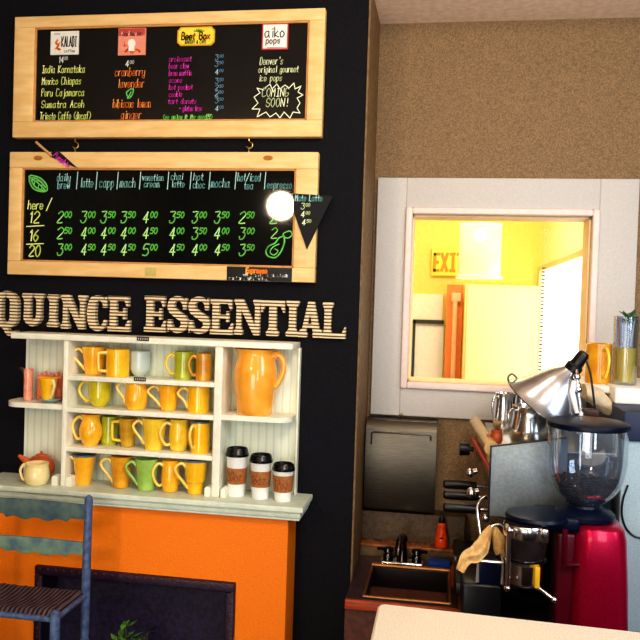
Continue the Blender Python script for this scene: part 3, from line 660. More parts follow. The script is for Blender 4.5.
# lower board
mb = MB()
for t_, x_, y_, w_, h_ in (('daily', 57, 181, 15, 7.5), ('brew', 57.5, 188.5, 14, 7.5), ('latte', 80.5, 187, 14, 9), ('capp', 99.5, 187, 16, 9), ('mach', 120, 187, 17, 9), ('venetian', 142, 180.5, 23, 6.5), ('cream', 144, 187, 17, 6.5), ('chai', 171, 179.5, 13, 6.5), ('latte', 171.5, 187, 14, 6.5),
                          ('hot', 193.5, 180, 11, 7), ('choc', 193, 188, 13, 7), ('mocha', 211, 187, 20, 8.5), ('hot/iced', 237.5, 181, 24, 8), ('tea', 244, 189, 10, 7), ('espresso', 267, 188, 26, 7)): write(mb, t_, x_, y_, h_, YB, .8, width=w_)
for x_ in (77, 96.5, 117.5, 140, 168, 190.5, 209.5, 235.5, 265): draw(mb, [(x_+.8, 172), (x_-.6, 189)], YB, .9)
ink('cyan', b2, mb)
mb = MB()
PX = (57, 80.5, 100.5, 120.5, 142.5, 169, 191.5, 214, 239)
R1 = ('2^00', '3^00', '3^50', '3^50', '4^00', '3^50', '3^00', '3^50', '2^50'); R2 = ('2^50', '4^00', '4^00', '4^00', '4^50', '4^00', '3^50', '4^00', '3^00'); R3 = ('3^00', '4^50', '4^50', '4^50', '5^00', '4^50', '4^00', '4^50', '3^50')
for yb, R_ in ((222.5, R1), (238.5, R2), (255, R3)):
    for x_, t_ in zip(PX, R_): write(mb, t_, x_, yb+(x_-57)*.002, 10.8, YB, 1.2, width=16, slant=.12)
write(mb, '2', 270, 223, 11, YB, 1.2, width=9); write(mb, '2', 271, 238, 10, YB, 1.0, width=8)
ink('green', b2, mb)
mb = MB()
write(mb, 'here', 28, 209, 8.5, YB, 1.1, width=17); write(mb, '/', 46, 211, 13, YB, 1.1); write(mb, '12', 29, 222.5, 10.5, YB, 1.3, width=12.5); write(mb, '16', 29, 240.5, 10.5, YB, 1.3, width=11.5); write(mb, '20', 29, 256, 10.5, YB, 1.3, width=13.5)
draw(mb, [(26.5, 226.5), (44, 225.5)], YB, 1.0); draw(mb, [(26.5, 244.2), (43.5, 243.6)], YB, 1.0); ink('yellow', b2, mb)
mb = MB(); draw(mb, [(29, 176.5), (32, 175.5), (40, 178), (46, 184), (47, 190), (42, 191.5), (34, 189), (30, 183), (29, 176.5)], YB, 1.5, 5)
draw(mb, [(30, 177.5), (37, 182), (45, 190)], YB, 1.3, 3)
draw(mb, [(31, 178), (36, 178.5), (42, 183), (45.5, 187.5)], YB, 1.6, 3); draw(mb, [(31.5, 180), (34, 185.5), (39, 189), (44, 190.5)], YB, 1.6, 3)
for a_, b_ in (((35, 180.5), (34, 186)), ((39, 183.5), (38, 189)), ((36, 181), (41, 181)), ((40, 185), (45, 185.5)), ((33, 180), (32, 184)), ((42, 187), (41, 190.5))): draw(mb, [a_, b_], YB, .9)
ink('leaf', b2, mb)
mb = MB(); draw(mb, [(284, 236), (279, 238), (275, 243), (269, 246), (266, 251), (268, 256), (275, 257.5), (280, 253), (283, 247), (284.5, 241), (284, 236)], YB, 1.5, 5); draw(mb, [(279, 244), (273, 247), (270, 252), (274, 255), (278, 251), (275, 249)], YB, 1.1, 4)
draw(mb, [(283, 236), (284, 233), (290, 231), (292, 235), (288, 238), (284, 237)], YB, 1.2, 4); ink('leaf', b2, mb)
# knots and tape on the frames
tp = P(150.5, 272, -.036)
mb = MB(); mb.box(tp.x-.02, tp.x+.02, -.0362, -.0352, tp.z-.015, tp.z+.015); tag(build('masking_tape', mb, mat('masking_tape', (206, 190, 110), .7, var=.1)), 'piece of yellowed masking tape stuck on the lower chalkboard frame', 'tape')
# small espresso notice on the lower frame
a, b_ = P(227, 273, -.036), P(292, 273, -.036); s = SC(-.036, 260)
r = thing('notice_strip', 'small black notice strip with orange heading on the lower board frame', 'notice', ((a.x+b_.x)/2, -.036, a.z-.02))
zt, zb = a.z+6.6*s, a.z-7.2*s
mb = MB(); mb.box(a.x, b_.x, -.0385, -.0349, zb, zt, .0006); build('panel', mb, mat('notice_black', (24, 24, 26), .6), r)
mb = MB(); write(mb, 'Espresso', 246, 272.7, 5, -.0392, 1.3, width=22); build('heading', mb, mat('chalk_amber', (245, 180, 70), .8, emit=.2), r, smooth=False)  # heading chalk has a faint glow of its own
mb = MB(); write(mb, 'with soy, rice or almond milk', 243, 275.9, 2.6, -.0392, .6, width=46); write(mb, 'your box & guitars welcome', 228.5, 279.4, 3, -.0392, .7, width=42); build('lettering', mb, m_wh, r, smooth=False)
# pennants
m_pen = mat('black_card', (12, 12, 15), .7)
pp = [P(x, y, -.037) for x, y in ((293, 193.5), (333, 196), (307, 249.5), (294.5, 214))]
r = thing('pennant_card', 'black triangular pennant card lettered Mate Latte on the right frame of lower chalkboard', 'sign', (pp[0].x, -.037, pp[2].z))
mb = MB(); mb.prism([(p.x, p.z) for p in pp], -.0395, -.0355); build('card', mb, m_pen, r, smooth=False)
mb = MB(); write(mb, 'Mate Latte', 295, 200.8, 6, -.0399, .9, width=28); build('chalk_writing', mb, m_chalk['cyan'], r, smooth=False)
mb = MB(); write(mb, '3^00', 301, 209, 5.5, -.0399, .9, width=9.5); write(mb, '4^00', 301, 217, 5.5, -.0399, .9, width=9.5); write(mb, '4^50', 302, 225, 5.5, -.0399, .9, width=9.5); build('chalk_writing', mb, m_chalk['lime'], r, smooth=False)
pp = [P(x, y, -.037) for x, y in ((52, 152), (58, 150.5), (78, 168.5), (50, 156.5))]
r = thing('pennant_card', 'narrow black pennant with purple lettering and tan stick, top left of the lower chalkboard', 'sign', (pp[0].x, -.037, pp[2].z))
mb = MB(); mb.prism([(p.x, p.z) for p in pp], -.0395, -.0355); build('card', mb, m_pen, r, smooth=False)
p0, p1 = P(36, 142, -.0385), P(52, 156, -.0385)
mb = MB(); mb.tube([p0, p1], .0045, 8); build('stick', mb, mat('tan_stick', (205, 160, 104), .6), r)
mb = MB(); p = P(53.5, 156, -.0399); l, xe = strokes('Pumpkin', 0, 0, 5*SC(-.04)); ang = math.radians(-37); f = 21*SC(-.04)/xe
for q_ in l:
    for v in q_: X_, Z_ = v.x*f, v.z; v.x = p.x+X_*math.cos(ang)-Z_*math.sin(ang); v.z = p.z+X_*math.sin(ang)+Z_*math.cos(ang)
ribbons(mb, l, -.0399, .9*SC(-.04)); build('chalk_writing', mb, m_chalk['magenta'], r, smooth=False)
# hooks
for px, lb in ((76, 'left'), (249.5, 'right')):
    p = P(px, 145, -.012); zt = 2.192; zb = 2.144
    mb = MB(); c_ = Vector((p.x, -.018, 0))
    mb.tube([c_+Vector((0, 0, zt)), c_+Vector((0, 0, zt-.010)), c_+Vector((.010, 0, zt-.017)), c_+Vector((.011, 0, zt-.028)), c_+Vector((0, 0, zt-.034)), c_+Vector((-.009, 0, zt-.028))], .0022, 8, smooth=5)
    mb.tube([c_+Vector((0, 0, zb)), c_+Vector((0, 0, zb+.006)), c_+Vector((0, -.005, zb+.012)), c_+Vector((0, 0, zb+.018)), c_+Vector((0, .005, zb+.012)), c_+Vector((0, .001, zb+.007))], .002, 8, smooth=5)
    tag(build('brass_hook', mb, m_brass), 'brass hook and eye joining the two chalkboards at the '+lb, 'hook')
for (px, py) in ((38, 158), (268, 158)):
    p = P(px, py, -.0352)
    mb = MB(); mb.ball((p.x, -.0352, p.z), .012, (1.4, .04, .7), 16, 8); build('knot', mb, mat('wood_knot', (190, 122, 44), .6, vscale=120, rgb2=(160, 94, 30)), b2)

# ================================================================== SLAB LETTERS
m_let = stripe_mat('corrugated_card', (92, 66, 44), (240, 220, 180), 2, 88, .75, .26, .5, .4)
def ribpoly(pts, ws, n=6):
    pts = [Vector((x, 0, z)) for x, z in pts]; c = catmull(pts, n); N = len(c); L, R_ = [], []
    for i, p in enumerate(c):
        t_ = (c[min(i+1, N-1)]-c[max(i-1, 0)]).normalized(); nn = Vector((-t_.z, 0, t_.x)); w_ = interp(ws, i/(N-1))/2
        L.append((p+nn*w_)); R_.append((p-nn*w_))
    return L, R_
def letter(ch, px0, px1, pyt, pyb, label):
    Y0, Y1 = -.001, -.024
    s = SC(-.02, px0); pb = P((px0+px1)/2, pyb, -.02); W = (px1-px0)*s; H = (pyb-pyt)*s; x0 = pb.x-W/2; z0 = pb.z
    mb = MB(); X = lambda u: x0+u*s; Z_ = lambda v: z0+v*H
    k = [0]
    def ys(): k[0] += 1; return Y1-.0002*k[0]
    def poly(pts): mb.prism([(X(u), Z_(v)) for u, v in pts], ys(), Y0, .0015)
    def serif(uc, w_, v, top=True, th=.13, br=.09, stem=7):
        sgn = -1 if top else 1; vv = v; a = w_/2
        poly([(uc-a+.8, vv), (uc+a-.8, vv), (uc+a, vv+sgn*.04), (uc+a, vv+sgn*(th-.03)), (uc+a-.9, vv+sgn*th), (uc+stem/2, vv+sgn*(th+br)), (uc-stem/2, vv+sgn*(th+br)), (uc-a+.9, vv+sgn*th), (uc-a, vv+sgn*(th-.03)), (uc-a, vv+sgn*.04)][::(1 if top else -1)])
    def stem(uc, w_, v0=0, v1=1): poly([(uc-w_/2, v0), (uc+w_/2, v0), (uc+w_/2, v1), (uc-w_/2, v1)])
    def rib(pts, ws):
        y = ys(); L, R_ = ribpoly([(X(u), Z_(v)) for u, v in pts], [w_*s for w_ in ws])
        mb.prism([(p.x, p.z) for p in L]+[(p.x, p.z) for p in R_[::-1]], y, Y0)
    w = (px1-px0)
    if ch == 'I': stem(w/2, 7, .02, .98); serif(w/2, w, 1); serif(w/2, w, 0, False)
    if ch == 'L': stem(5.5, 7, .02, .98); serif(5.5, 11, 1); serif(5.5, 11, 0, False); poly([(2, .0), (w, .0), (w, .3), (w-1.2, .33), (w-4, .15), (2, .15)])
    if ch in 'E':
        stem(6, 7, .02, .98); poly([(.5, 1), (w-1.5, 1), (w-1.5, .70), (w-3, .68), (w-5.5, .86), (.5, .86)]); poly([(.5, 0), (w, 0), (w, .32), (w-1.4, .34), (w-5, .14), (.5, .14)])
        poly([(6, .56), (w-7, .56), (w-7, .66), (w-4.5, .66), (w-4.5, .34), (w-7, .34), (w-7, .44), (6, .44)])
    if ch == 'T': stem(w/2, 7.5, .02, .98); serif(w/2, 13, 0, False, stem=7.5); poly([(0, .66), (1.4, .66), (4.5, .84), (w-4.5, .84), (w-1.4, .66), (w, .66), (w, 1), (0, 1)])
    if ch == 'N': stem(4.5, 5, .02, .98); stem(w-4.5, 5, .02, .98); poly([(1, 1), (8.5, 1), (w-2, 0), (w-8, 0)]); serif(4, 8.5, 1, stem=5); serif(w-4.5, 9, 1, stem=5); serif(4.5, 9, 0, False, stem=5)
    if ch == 'U': stem(5.5, 6.5, .3, .98); stem(w-5, 5, .3, .98); serif(5.5, 11, 1, stem=6.5); serif(w-5, 10, 1, stem=5); rib([(5.5, .35), (6.2, .2), (w/2+.3, .09), (w-5.8, .2), (w-5, .35)], [6.5, 6.5, 6.5, 5, 5])
    if ch == 'A':
        poly([(3, .0), (7.5, .0), (w/2+2, 1), (w/2-3, 1)]); poly([(w-10, .0), (w-2.5, .0), (w/2+3.2, 1), (w/2-3, 1)]); poly([(6, .26), (w-6, .26), (w-6, .38), (6, .38)]); serif(5.2, 10.4, 0, False, stem=4); serif(w-5.6, 11.2, 0, False, stem=7)
    if ch == 'C': rib([(w-2.8, .7), (w-5, .86), (w/2+1, .93), (6, .84), (4.2, .5), (6, .18), (w/2+1, .07), (w-4.5, .14), (w-2, .32)], [3.5, 4, 5, 8, 8.5, 8, 5, 4, 3]); poly([(w-5.5, .66), (w-1, .66), (w-1, .98), (w-2.8, .98), (w-3.5, .86)])
    if ch == 'S': rib([(w-3.6, .7), (w-5.5, .86), (w/2, .93), (5, .84), (5, .64), (w/2, .5), (w-4.2, .36), (w-4.4, .16), (w/2, .07), (5, .14), (3.2, .32)], [3.2, 4, 5, 6.5, 7.5, 7.5, 7.5, 6.5, 5, 4, 3.2]); poly([(w-5.6, .64), (w-1.6, .64), (w-1.6, .97), (w-3.4, .97), (w-4.2, .84)]); poly([(1, .03), (2.6, .03), (3.8, .16), (5.2, .36), (1, .36)][::1])
    if ch == 'Q': rib([(w/2, .93), (5, .8), (4.3, .55), (5.2, .3), (w/2, .18), (w-5.2, .3), (w-4.3, .55), (w-5, .8), (w/2, .93)], [5, 8, 8.5, 8, 5, 8, 8.5, 8, 5]); rib([(w/2-4, .22), (w/2, .12), (w/2+4, .02), (w-1, .08)], [3, 4, 5, 2])
    o = build('wall_letter', mb, m_let); return tag(o, label, 'letter', 'corrugated letters above the hutch')
D = 'striped corrugated slab-serif '
NAMES = [('Q', -7, 18.5, 290, 334, 'letter Q, cut off at the left edge, first of the sign'), ('U', 21, 44, 293.5, 326, 'letter U in the word QUINCE'), ('I', 46.5, 58.5, 294.5, 327, 'letter I in the word QUINCE'),
 ('N', 60, 87, 295, 329, 'letter N in the word QUINCE'), ('C', 86.5, 108, 295.5, 331, 'letter C in the word QUINCE'), ('E', 106.5, 130, 296, 331.5, 'letter E that ends the word QUINCE'),
 ('E', 143, 166, 296, 332, 'letter E that begins the word ESSENTIAL'), ('S', 166, 188, 296, 333, 'letter S, the first S of ESSENTIAL'), ('S', 187, 210, 296.5, 334, 'letter S, the second S of ESSENTIAL'), ('E', 209, 233, 299, 334.5, 'letter E between S and N in ESSENTIAL'),
 ('N', 233.5, 261.5, 299, 335, 'letter N in the word ESSENTIAL'), ('T', 260, 284.3, 300.5, 336, 'letter T in the word ESSENTIAL'), ('I', 285.3, 298.5, 300.5, 336.5, 'letter I in the word ESSENTIAL'), ('A', 297, 323.5, 301.5, 337.5, 'letter A in the word ESSENTIAL'), ('L', 321.5, 345.5, 302.5, 338.5, 'letter L that ends the word ESSENTIAL')]
for n_ in NAMES: letter(*n_[:5], D+n_[5])

# ================================================================== STOOL
m_blue = mat('slate_blue_chair_paint', (92, 112, 150), .45, vscale=60, rgb2=(60, 78, 116), bump=.15, bscale=80)
m_rush = stripe_mat('woven_rush', (60, 44, 46), (136, 112, 120), 0, 70, .85, .3, .7, .8)
SZ = .742; yr, yf = -.325, -.515; xr = -1.062; xl = -1.40; pr_ = .0125
r = thing('ladder_back_stool', 'slate blue ladder-back stool with woven rush seat in front of the fireplace', 'stool', ((xr+xl)/2, (yr+yf)/2, 0))
for x in (xl, xr):
    mb = MB(); mb.tube([(x, yr, 0.0005), (x, yr, .4), (x, yr-.0, SZ), (x, yr+.004, .95), (x, yr+.006, 1.018), (x, yr+.006, 1.026), (x, yr+.006, 1.032)], [.010, .0125, .0135, .0125, .0125, .0105, .004], 16); build('post', mb, m_blue, r)
    mb = MB(); mb.tube([(x+(.0 if x == xr else 0), yf, 0.0005), (x, yf, .4), (x, yf, SZ-.012), (x, yf, SZ+.002), (x, yf, SZ+.008)], [.011, .0135, .0145, .0135, .006], 16); build('leg', mb, m_blue, r)
def slat(zb, zt, amp, m_):
    N = 40; pts = []
    for i in range(N+1):
        u = i/N; x = xl+(xr-xl)*u; z = zt-.004*abs(2*u-1)**2; pts.append((x, z))
    for i in range(N, -1, -1):
        u = i/N; x = xl+(xr-xl)*u; c_ = abs(2*u-1)
        z = zb + amp*(.9*(c_ > .62)+ (.35*math.cos(c_*14)+.1)*(c_ <= .62)); pts.append((x, z))
    mb = MB(); mb.prism(pts, yr-.004, yr+.006, .001); build('slat', mb, m_, r)
m_slat = mat('sage_blue_slat_paint', (92, 112, 104), .5, vscale=30, rgb2=(62, 84, 96))
slat(.946, 1.006, .012, m_slat)
m_slat2 = mat('pale_sage_slat_paint', (124, 150, 128), .5, vscale=22, rgb2=(82, 108, 122))
slat(.838, .888, .010, m_slat2)
# rush seat: saddle shaped
mb = MB(); NX, NY = 28, 14; gr = []
for j in range(NY+1):
    row = []
    for i in range(NX+1):
        u, v = i/NX, j/NY; x = xl+(xr-xl)*u; y = yf+(yr-yf)*v
        d_ = min(min(u, 1-u)*(xr-xl), min(v, 1-v)*(yr-yf)); edge = math.sqrt(max(0, min(1, d_/.02)))
        z = SZ-.014+.016*edge-.012*math.sin(PI*u)*math.sin(PI*v)+.0016*math.sin(i*2.2+j)
        row.append(mb.bm.verts.new((x, y, z)))
    gr.append(row)
for j in range(NY):
    for i in range(NX): mb.bm.faces.new((gr[j][i], gr[j][i+1], gr[j+1][i+1], gr[j+1][i]))
bmesh.ops.solidify(mb.bm, geom=list(mb.bm.faces), thickness=.014)
build('seat', mb, m_rush, r)
for (a_, b_) in (((xl, yf, SZ-.02), (xr, yf, SZ-.02)), ((xr, yf, SZ-.02), (xr, yr, SZ-.02)), ((xl, yf, SZ-.02), (xl, yr, SZ-.02)), ((xl, yr, SZ-.02), (xr, yr, SZ-.02))):
    mb = MB(); mb.tube([a_, b_], .0085, 12); build('seat_rail', mb, m_blue, r)
for z in (.2, .5):
    for (a_, b_) in (((xl, yf, z), (xr, yf, z)), ((xr, yf, z+.04), (xr, yr, z+.04)), ((xl, yf, z+.04), (xl, yr, z+.04))):
        mb = MB(); mb.tube([a_, b_], .007, 10); build('stretcher', mb, m_blue, r)

# potted plant by the hearth
pb = P(132, 628, -.24)
r = thing('potted_plant', 'leafy green plant in a tall pot standing before the firebox', 'plant', (pb.x, -.24, 0))
mb = MB(); mb.lathe([(0, 0.0005), (.05, 0.0005), (.07, .26), (.074, .27), (.066, .27), (.06, .24), (0, .24)], (pb.x, -.24, 0), 28); build('pot', mb, mat('dark_pot', (48, 36, 32), .5), r)
mb = MB(); ml = MB()
for i in range(18):
    a_ = i*2.4; R_ = .012+.004*(i % 4); top = Vector((pb.x+R_*2.8*math.cos(a_), -.24+R_*1.6*math.sin(a_), pb.z-.055+.011*(i % 5)))
    base = Vector((pb.x+.01*math.cos(a_), -.24+.01*math.sin(a_), .24)); mb.tube([base, (base+top)/2, top], .002, 5)
    for k_ in range(6):
        q_ = base.lerp(top, .5+.1*k_); da = a_+k_*2.2; dr = Vector((math.cos(da), math.sin(da), .45)).normalized(); sd = dr.cross(Vector((0, 0, 1))).normalized(); L = .042
        ml.quad(q_, q_+dr*L*.5+sd*.010, q_+dr*L, q_+dr*L*.5-sd*.010)
build('stem', mb, mat('plant_stem', (70, 90, 40), .6), r); build('foliage', ml, mat('plant_leaf', (92, 142, 52), .5, vscale=60, rgb2=(44, 84, 34)), r)

# ================================================================== SINK COUNTER
CZ = .74
sx0_, sx1_, sy0, sy1 = -.285, .095, -.205, .338
bx0_, bx1_, by0, by1 = -.215, .05, -.185, .10
r = thing('sink_counter', 'dark counter with red-brown wooden front edge in the alcove', 'counter', (-.09, .0, 0))
m_ctop = mat('dark_counter_top', (64, 46, 52), .35, vscale=40, rgb2=(44, 30, 36))
mb = MB(); 
SX0 = CX+.006
mb.box(SX0, bx0_, sy0, sy1, CZ-.03, CZ).box(bx1_, sx1_, sy0, sy1, CZ-.03, CZ).box(bx0_, bx1_, sy0, by0, CZ-.03, CZ).box(bx0_, bx1_, by1, sy1, CZ-.03, CZ); build('top', mb, m_ctop, r, smooth=False)
mb = MB(); mb.box(SX0, sx1_, sy0-.014, sy0-.0005, CZ-.028, CZ+.002, .003); build('front_edge', mb, mat('red_brown_wood', (176, 74, 34), .4, vscale=18, rgb2=(140, 50, 22), stretch=(1, 1, 8)), r)
mb = MB(); mb.box(SX0, sx1_, sy0, .0, 0.0005, CZ-.031).box(SX0, sx1_, .0, sy1, 0.0005, .5); build('cabinet', mb, mat('brown_cabinet', (92, 48, 32), .5, vscale=60, rgb2=(70, 34, 26)), r)
s_ = thing('sink_basin', 'dark stainless steel sink basin set in the alcove counter', 'sink', ((bx0_+bx1_)/2, (by0+by1)/2, CZ))
mb = MB(); w_ = .008
mb.box(bx0_+.001, bx0_+w_, by0+.001, by1-.001, CZ-.19, CZ+.004, .002).box(bx1_-w_, bx1_-.001, by0+.001, by1-.001, CZ-.19, CZ+.004, .002).box(bx0_+w_, bx1_-w_, by0+.001, by0+w_, CZ-.19, CZ+.004, .002).box(bx0_+w_, bx1_-w_, by1-w_, by1-.001, CZ-.19, CZ+.004, .002).box(bx0_+w_, bx1_-w_, by0+w_, by1-w_, CZ-.19, CZ-.182)
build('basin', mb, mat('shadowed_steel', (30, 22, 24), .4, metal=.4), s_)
mb = MB(); R_ = .009
mb.tube([(bx0_, by1, CZ+.008), (bx1_, by1, CZ+.008)], R_).tube([(bx0_, by0, CZ+.004), (bx1_, by0, CZ+.004)], .005).tube([(bx0_, by0, CZ+.005), (bx0_, by1, CZ+.005)], .005).tube([(bx1_, by0, CZ+.005), (bx1_, by1, CZ+.005)], .005)
build('rim', mb, mat('orange_lit_rim', (150, 104, 66), .3, metal=.8), s_)  # steel rim tinted brown for the orange light on it
# riser shelf behind the tap
ry0 = .208
RZ = P(400, 546, .2).z
r = thing('riser_shelf', 'dark riser with orange-lit ledge behind the tap', 'shelf', (-.1, .27, CZ))
mb = MB(); mb.box(SX0+.001, .085, ry0+.006, .2615, CZ+.0005, RZ-.0125); build('riser', mb, mat('brownish_steel', (134, 112, 84), .35, metal=.7, var=.15, vscale=30), r)
mb = MB(); mb.box(SX0+.001, .092, ry0-.008, .2615, RZ-.012, RZ, .003); build('ledge', mb, mat('orange_lit_wood', (170, 100, 48), .25, vscale=14, rgb2=(96, 56, 30), stretch=(3, 1, 1)), r)  # orange light on the ledge is mixed into its wood colour
SHZ = RZ+.0005
# tap
tx = P(402, 563, .15).x; ty = .15; tz = CZ+.0005
r = thing('tap', 'two-handled dark chrome tap with short spout behind the sink', 'tap', (tx, ty, tz))
m_tap = mat('dark_chrome', (90, 84, 82), .18, metal=1)
mb = MB(); mb.box(tx-.075, tx+.075, ty-.025, ty+.025, tz, tz+.014, .006); build('base_plate', mb, m_chrome, r)
mb = MB(); mb.tube([(tx, ty, tz+.012), (tx, ty, tz+.06), (tx-.004, ty-.01, tz+.092), (tx-.008, ty-.045, tz+.100), (tx-.010, ty-.085, tz+.085), (tx-.010, ty-.095, tz+.062)], [.020, .015, .013, .012, .011, .011], 14, smooth=4); mb.ball((tx, ty, tz+.09), .017); build('spout', mb, m_tap, r)
for sg in (-1, 1):
    mb = MB(); mb.lathe([(.018, 0.012), (.016, .03), (.012, .036), (.018, .045), (.017, .055), (0, .06)], (tx+sg*.05, ty, tz), 18)
    mb.tube([(tx+sg*.05, ty, tz+.05), (tx+sg*.085, ty-.02, tz+.056)], [.007, .006], 10); build('handle', mb, m_tap, r)
# orange spray bottle
p = P(441, 545, .233); c = Vector((p.x, .233, SHZ)); m_ob = mat('orange_translucent_plastic', (230, 74, 14), .3, var=.15, vscale=60)
r = thing('spray_bottle', 'orange plastic bottle with dark cap on the ledge right of the tap', 'bottle', c)
mb = MB(); mb.lathe([(0, 0), (.022, 0), (.024, .006), (.023, .03), (.017, .05), (.014, .07), (.015, .078), (.010, .086), (0, .086)], c, 24); build('body', mb, m_ob, r)
mb = MB(); mb.lathe([(.011, .086), (.011, .1), (.006, .106), (.004, .122), (0, .122)], c, 18); build('cap', mb, m_bplastic, r)
mb = MB(); mb.ball(c+Vector((0, -.0205, .03)), .008, (1, .25, 1.1), 12, 8); build('mark', mb, m_blk, r)
p = P(437, 557, .155)
mb = MB(); mb.box(p.x-.03, p.x+.045, .14, .185, CZ+.0005, CZ+.022, .005); tag(build('sponge', mb, mat('blue_sponge', (24, 66, 150), .9, var=.2, vscale=200)), 'blue sponge lying on the counter right of the tap', 'sponge')
p = P(447, 585, .0); c = Vector((.066, -.02, CZ+.0005))
r = thing('soap_bottle', 'small reddish-brown glass bottle beside the right rim of the sink', 'bottle', c)
mb = MB(); mb.lathe([(0, 0), (.017, 0), (.018, .05), (.012, .066), (.009, .072), (.009, .085), (0, .085)], c, 20); build('body', mb, mat('brown_glass', (120, 50, 22), .15), r)
mb = MB(); mb.lathe([(.0105, .085), (.0105, .098), (0, .1)], c, 16); build('cap', mb, m_steel, r)

# paper towel dispenser
a, b_ = P(364, 421, .24), P(436, 511, .24); x0, x1, z0, z1 = P(364.5, 466, .24).x, P(436, 466, .24).x, P(400, 512, .24).z, P(400, 421, .24).z
r = thing('towel_dispenser', 'wall-mounted stainless steel paper towel dispenser left of the coffee machine', 'dispenser', ((x0+x1)/2, .3, z0))
mb = MB(); mb.prism([(x0, z0), (x1, z0), (x1, z1), (x0, z1)], .262, .339, .004); build('body', mb, m_dsteel, r)
mb = MB()
prf_ = [(.2615, z0+.004), (.246, z0+.004), (.240, z0+.012), (.240, z1-.040), (.243, z1-.030), (.256, z1-.006), (.2615, z1-.003)]
Lr = [[mb.bm.verts.new((xx, y_, z_)) for y_, z_ in prf_] for xx in (x0+.001, x1-.001)]
for i in range(len(prf_)-1): mb.bm.faces.new((Lr[0][i], Lr[0][i+1], Lr[1][i+1], Lr[1][i]))
mb.bm.faces.new(Lr[0]); mb.bm.faces.new(Lr[1][::-1])
build('front_panel', mb, mat('smoky_brushed_steel', (104, 98, 88), .42, metal=1, var=.1, vscale=20, stretch=(1, 1, 12)), r)
mb = MB(); zz = z1-.045; xi0, xi1 = x0+.022, x1-.022
mb.tube([(xi0, .239, zz-.045), (xi0, .239, zz-.006), (xi0+.006, .239, zz), (xi1-.006, .239, zz), (xi1, .239, zz-.006), (xi1, .239, zz-.02)], .003, 8); build('embossed_line', mb, m_dsteel, r)
hp = P(401, 416, .312)
mb = MB(); mb.tube([hp+Vector((-.006, 0, -.01)), hp+Vector((-.005, -.006, .006)), hp+Vector((0, -.008, .011)), hp+Vector((.005, -.006, .006)), hp+Vector((.006, 0, -.01))], .0018, 8, smooth=4); tag(build('wire_loop', mb, m_brass), 'small brass wire loop above the towel dispenser', 'hook')

# ================================================================== MACHINE COUNTER
r = thing('machine_counter', 'dark counter carrying the espresso machine and red grinder', 'counter', (.55, -.2, 0))
mb = MB(); mb.box(.102, 1.0, -.62, .338, CZ-.03, CZ, .003); build('top', mb, m_ctop, r)
mb = MB(); mb.box(.112, .99, -.60, .338, 0.0005, CZ-.031); build('cabinet', mb, mat('black_cabinet', (20, 17, 18), .5, var=.1), r, smooth=False)

# espresso machine
mxa, mxb, mya, myb = .165, .50, -.255, .22
r = thing('espresso_machine', 'cream and steel espresso machine with red stripe and black portafilters, seen side-on', 'espresso machine', ((mxa+mxb)/2, 0, CZ))
mb = MB(); mb.box(mxa+.07, mxb, mya+.02, myb, .80, 1.235, .01); build('body', mb, mat('graphite_body', (34, 36, 40), .35, metal=.4), r)
mb = MB(); mb.box(mxa-.01, mxb, mya, myb, 1.2355, 1.245, .002); build('cup_tray', mb, m_steel, r)
mb = MB(); mb.tube([(.122, myb-.01, 1.243), (.150, mya-.02, 1.243)], .021, 16); mb.box(.14, .19, mya-.0, myb-.01, 1.19, 1.235, .012); build('front_cowl', mb, m_cream, r)
mb = MB(); qa, qb = P(474, 440, .14), P(492, 472, -.25); mb.tube([qa, qb], .009, 12); build('red_stripe', mb, mat('red_orange_enamel', (222, 66, 34), .35), r)
mb = MB(); mb.box(.15, .23, mya+.0, myb-.02, 1.10, 1.19, .006); build('group_panel', mb, m_steel, r)
# side panel (near end) with sloping top
mb = MB(); mb.prism([(.146, 1.055), (.358, 1.045), (.358, 1.287), (.352, 1.29), (.150, 1.256), (.146, 1.25)], -.305, -.29, .003); build('side_panel', mb, mat('grey_side_panel', (150, 162, 168), .38, metal=.4, vscale=120, rgb2=(136, 148, 156)), r)
mb = MB(); mb.tube([(.146, -.306, 1.055), (.146, -.306, 1.254), (.354, -.306, 1.291)], .003, 8); build('panel_edge', mb, mat('dark_trim_plastic', (26, 30, 40), .4), r)
mb = MB(); mb.box(.17, .36, -.289, mya+.02, 1.05, 1.235, .003); build('side_infill', mb, m_bplastic, r)
mb = MB(); mb.box(.06, mxb, mya+.02, myb-.02, .79, .83, .006); build('drip_tray', mb, m_bplastic, r)
for (xx, yy) in ((.09, mya+.05), (.09, myb-.05), (mxb-.04, mya+.05), (mxb-.04, myb-.05)):
    mb = MB(); mb.lathe([(0, 0.0005), (.02, 0.0005), (.016, .05), (0, .05)], (xx, yy, CZ), 16); build('foot', mb, m_steel, r)
for py_, yy in ((485, .10), (495.5, -.04), (508, -.18)):
    z = P(460, py_, yy).z; x0 = P(443, py_, yy).x
    pf = thing('portafilter', {485: 'farthest black-handled portafilter locked in the espresso machine', 495.5: 'middle black-handled portafilter locked in the espresso machine', 508: 'nearest black-handled portafilter locked in the espresso machine'}[py_], 'portafilter', (.155, yy, z-.02), 'portafilters in the espresso machine')
    mb = MB(); mb.tube([(x0, yy, z), (x0+.006, yy, z), (x0+.03, yy, z), (x0+.095, yy, z), (x0+.112, yy, z)], [.009, .0145, .0155, .0145, .012], 16); build('handle', mb, m_bplastic, pf)
    mb = MB(); mb.tube([(x0+.112, yy, z), (.18, yy, z)], .006, 10); mb.lathe([(0, -.02), (.022, -.016), (.03, 0), (.03, .022), (.026, .024), (0, .024)], (.195, yy, z), 24); build('filter_holder', mb, m_chrome, pf)
    mb = MB(); mb.lathe([(.034, 0), (.036, .02), (.032, 1.10-z-.0255), (0, 1.10-z-.0255)], (.195, yy, z+.025), 24); build('group_head', mb, m_chrome, r)
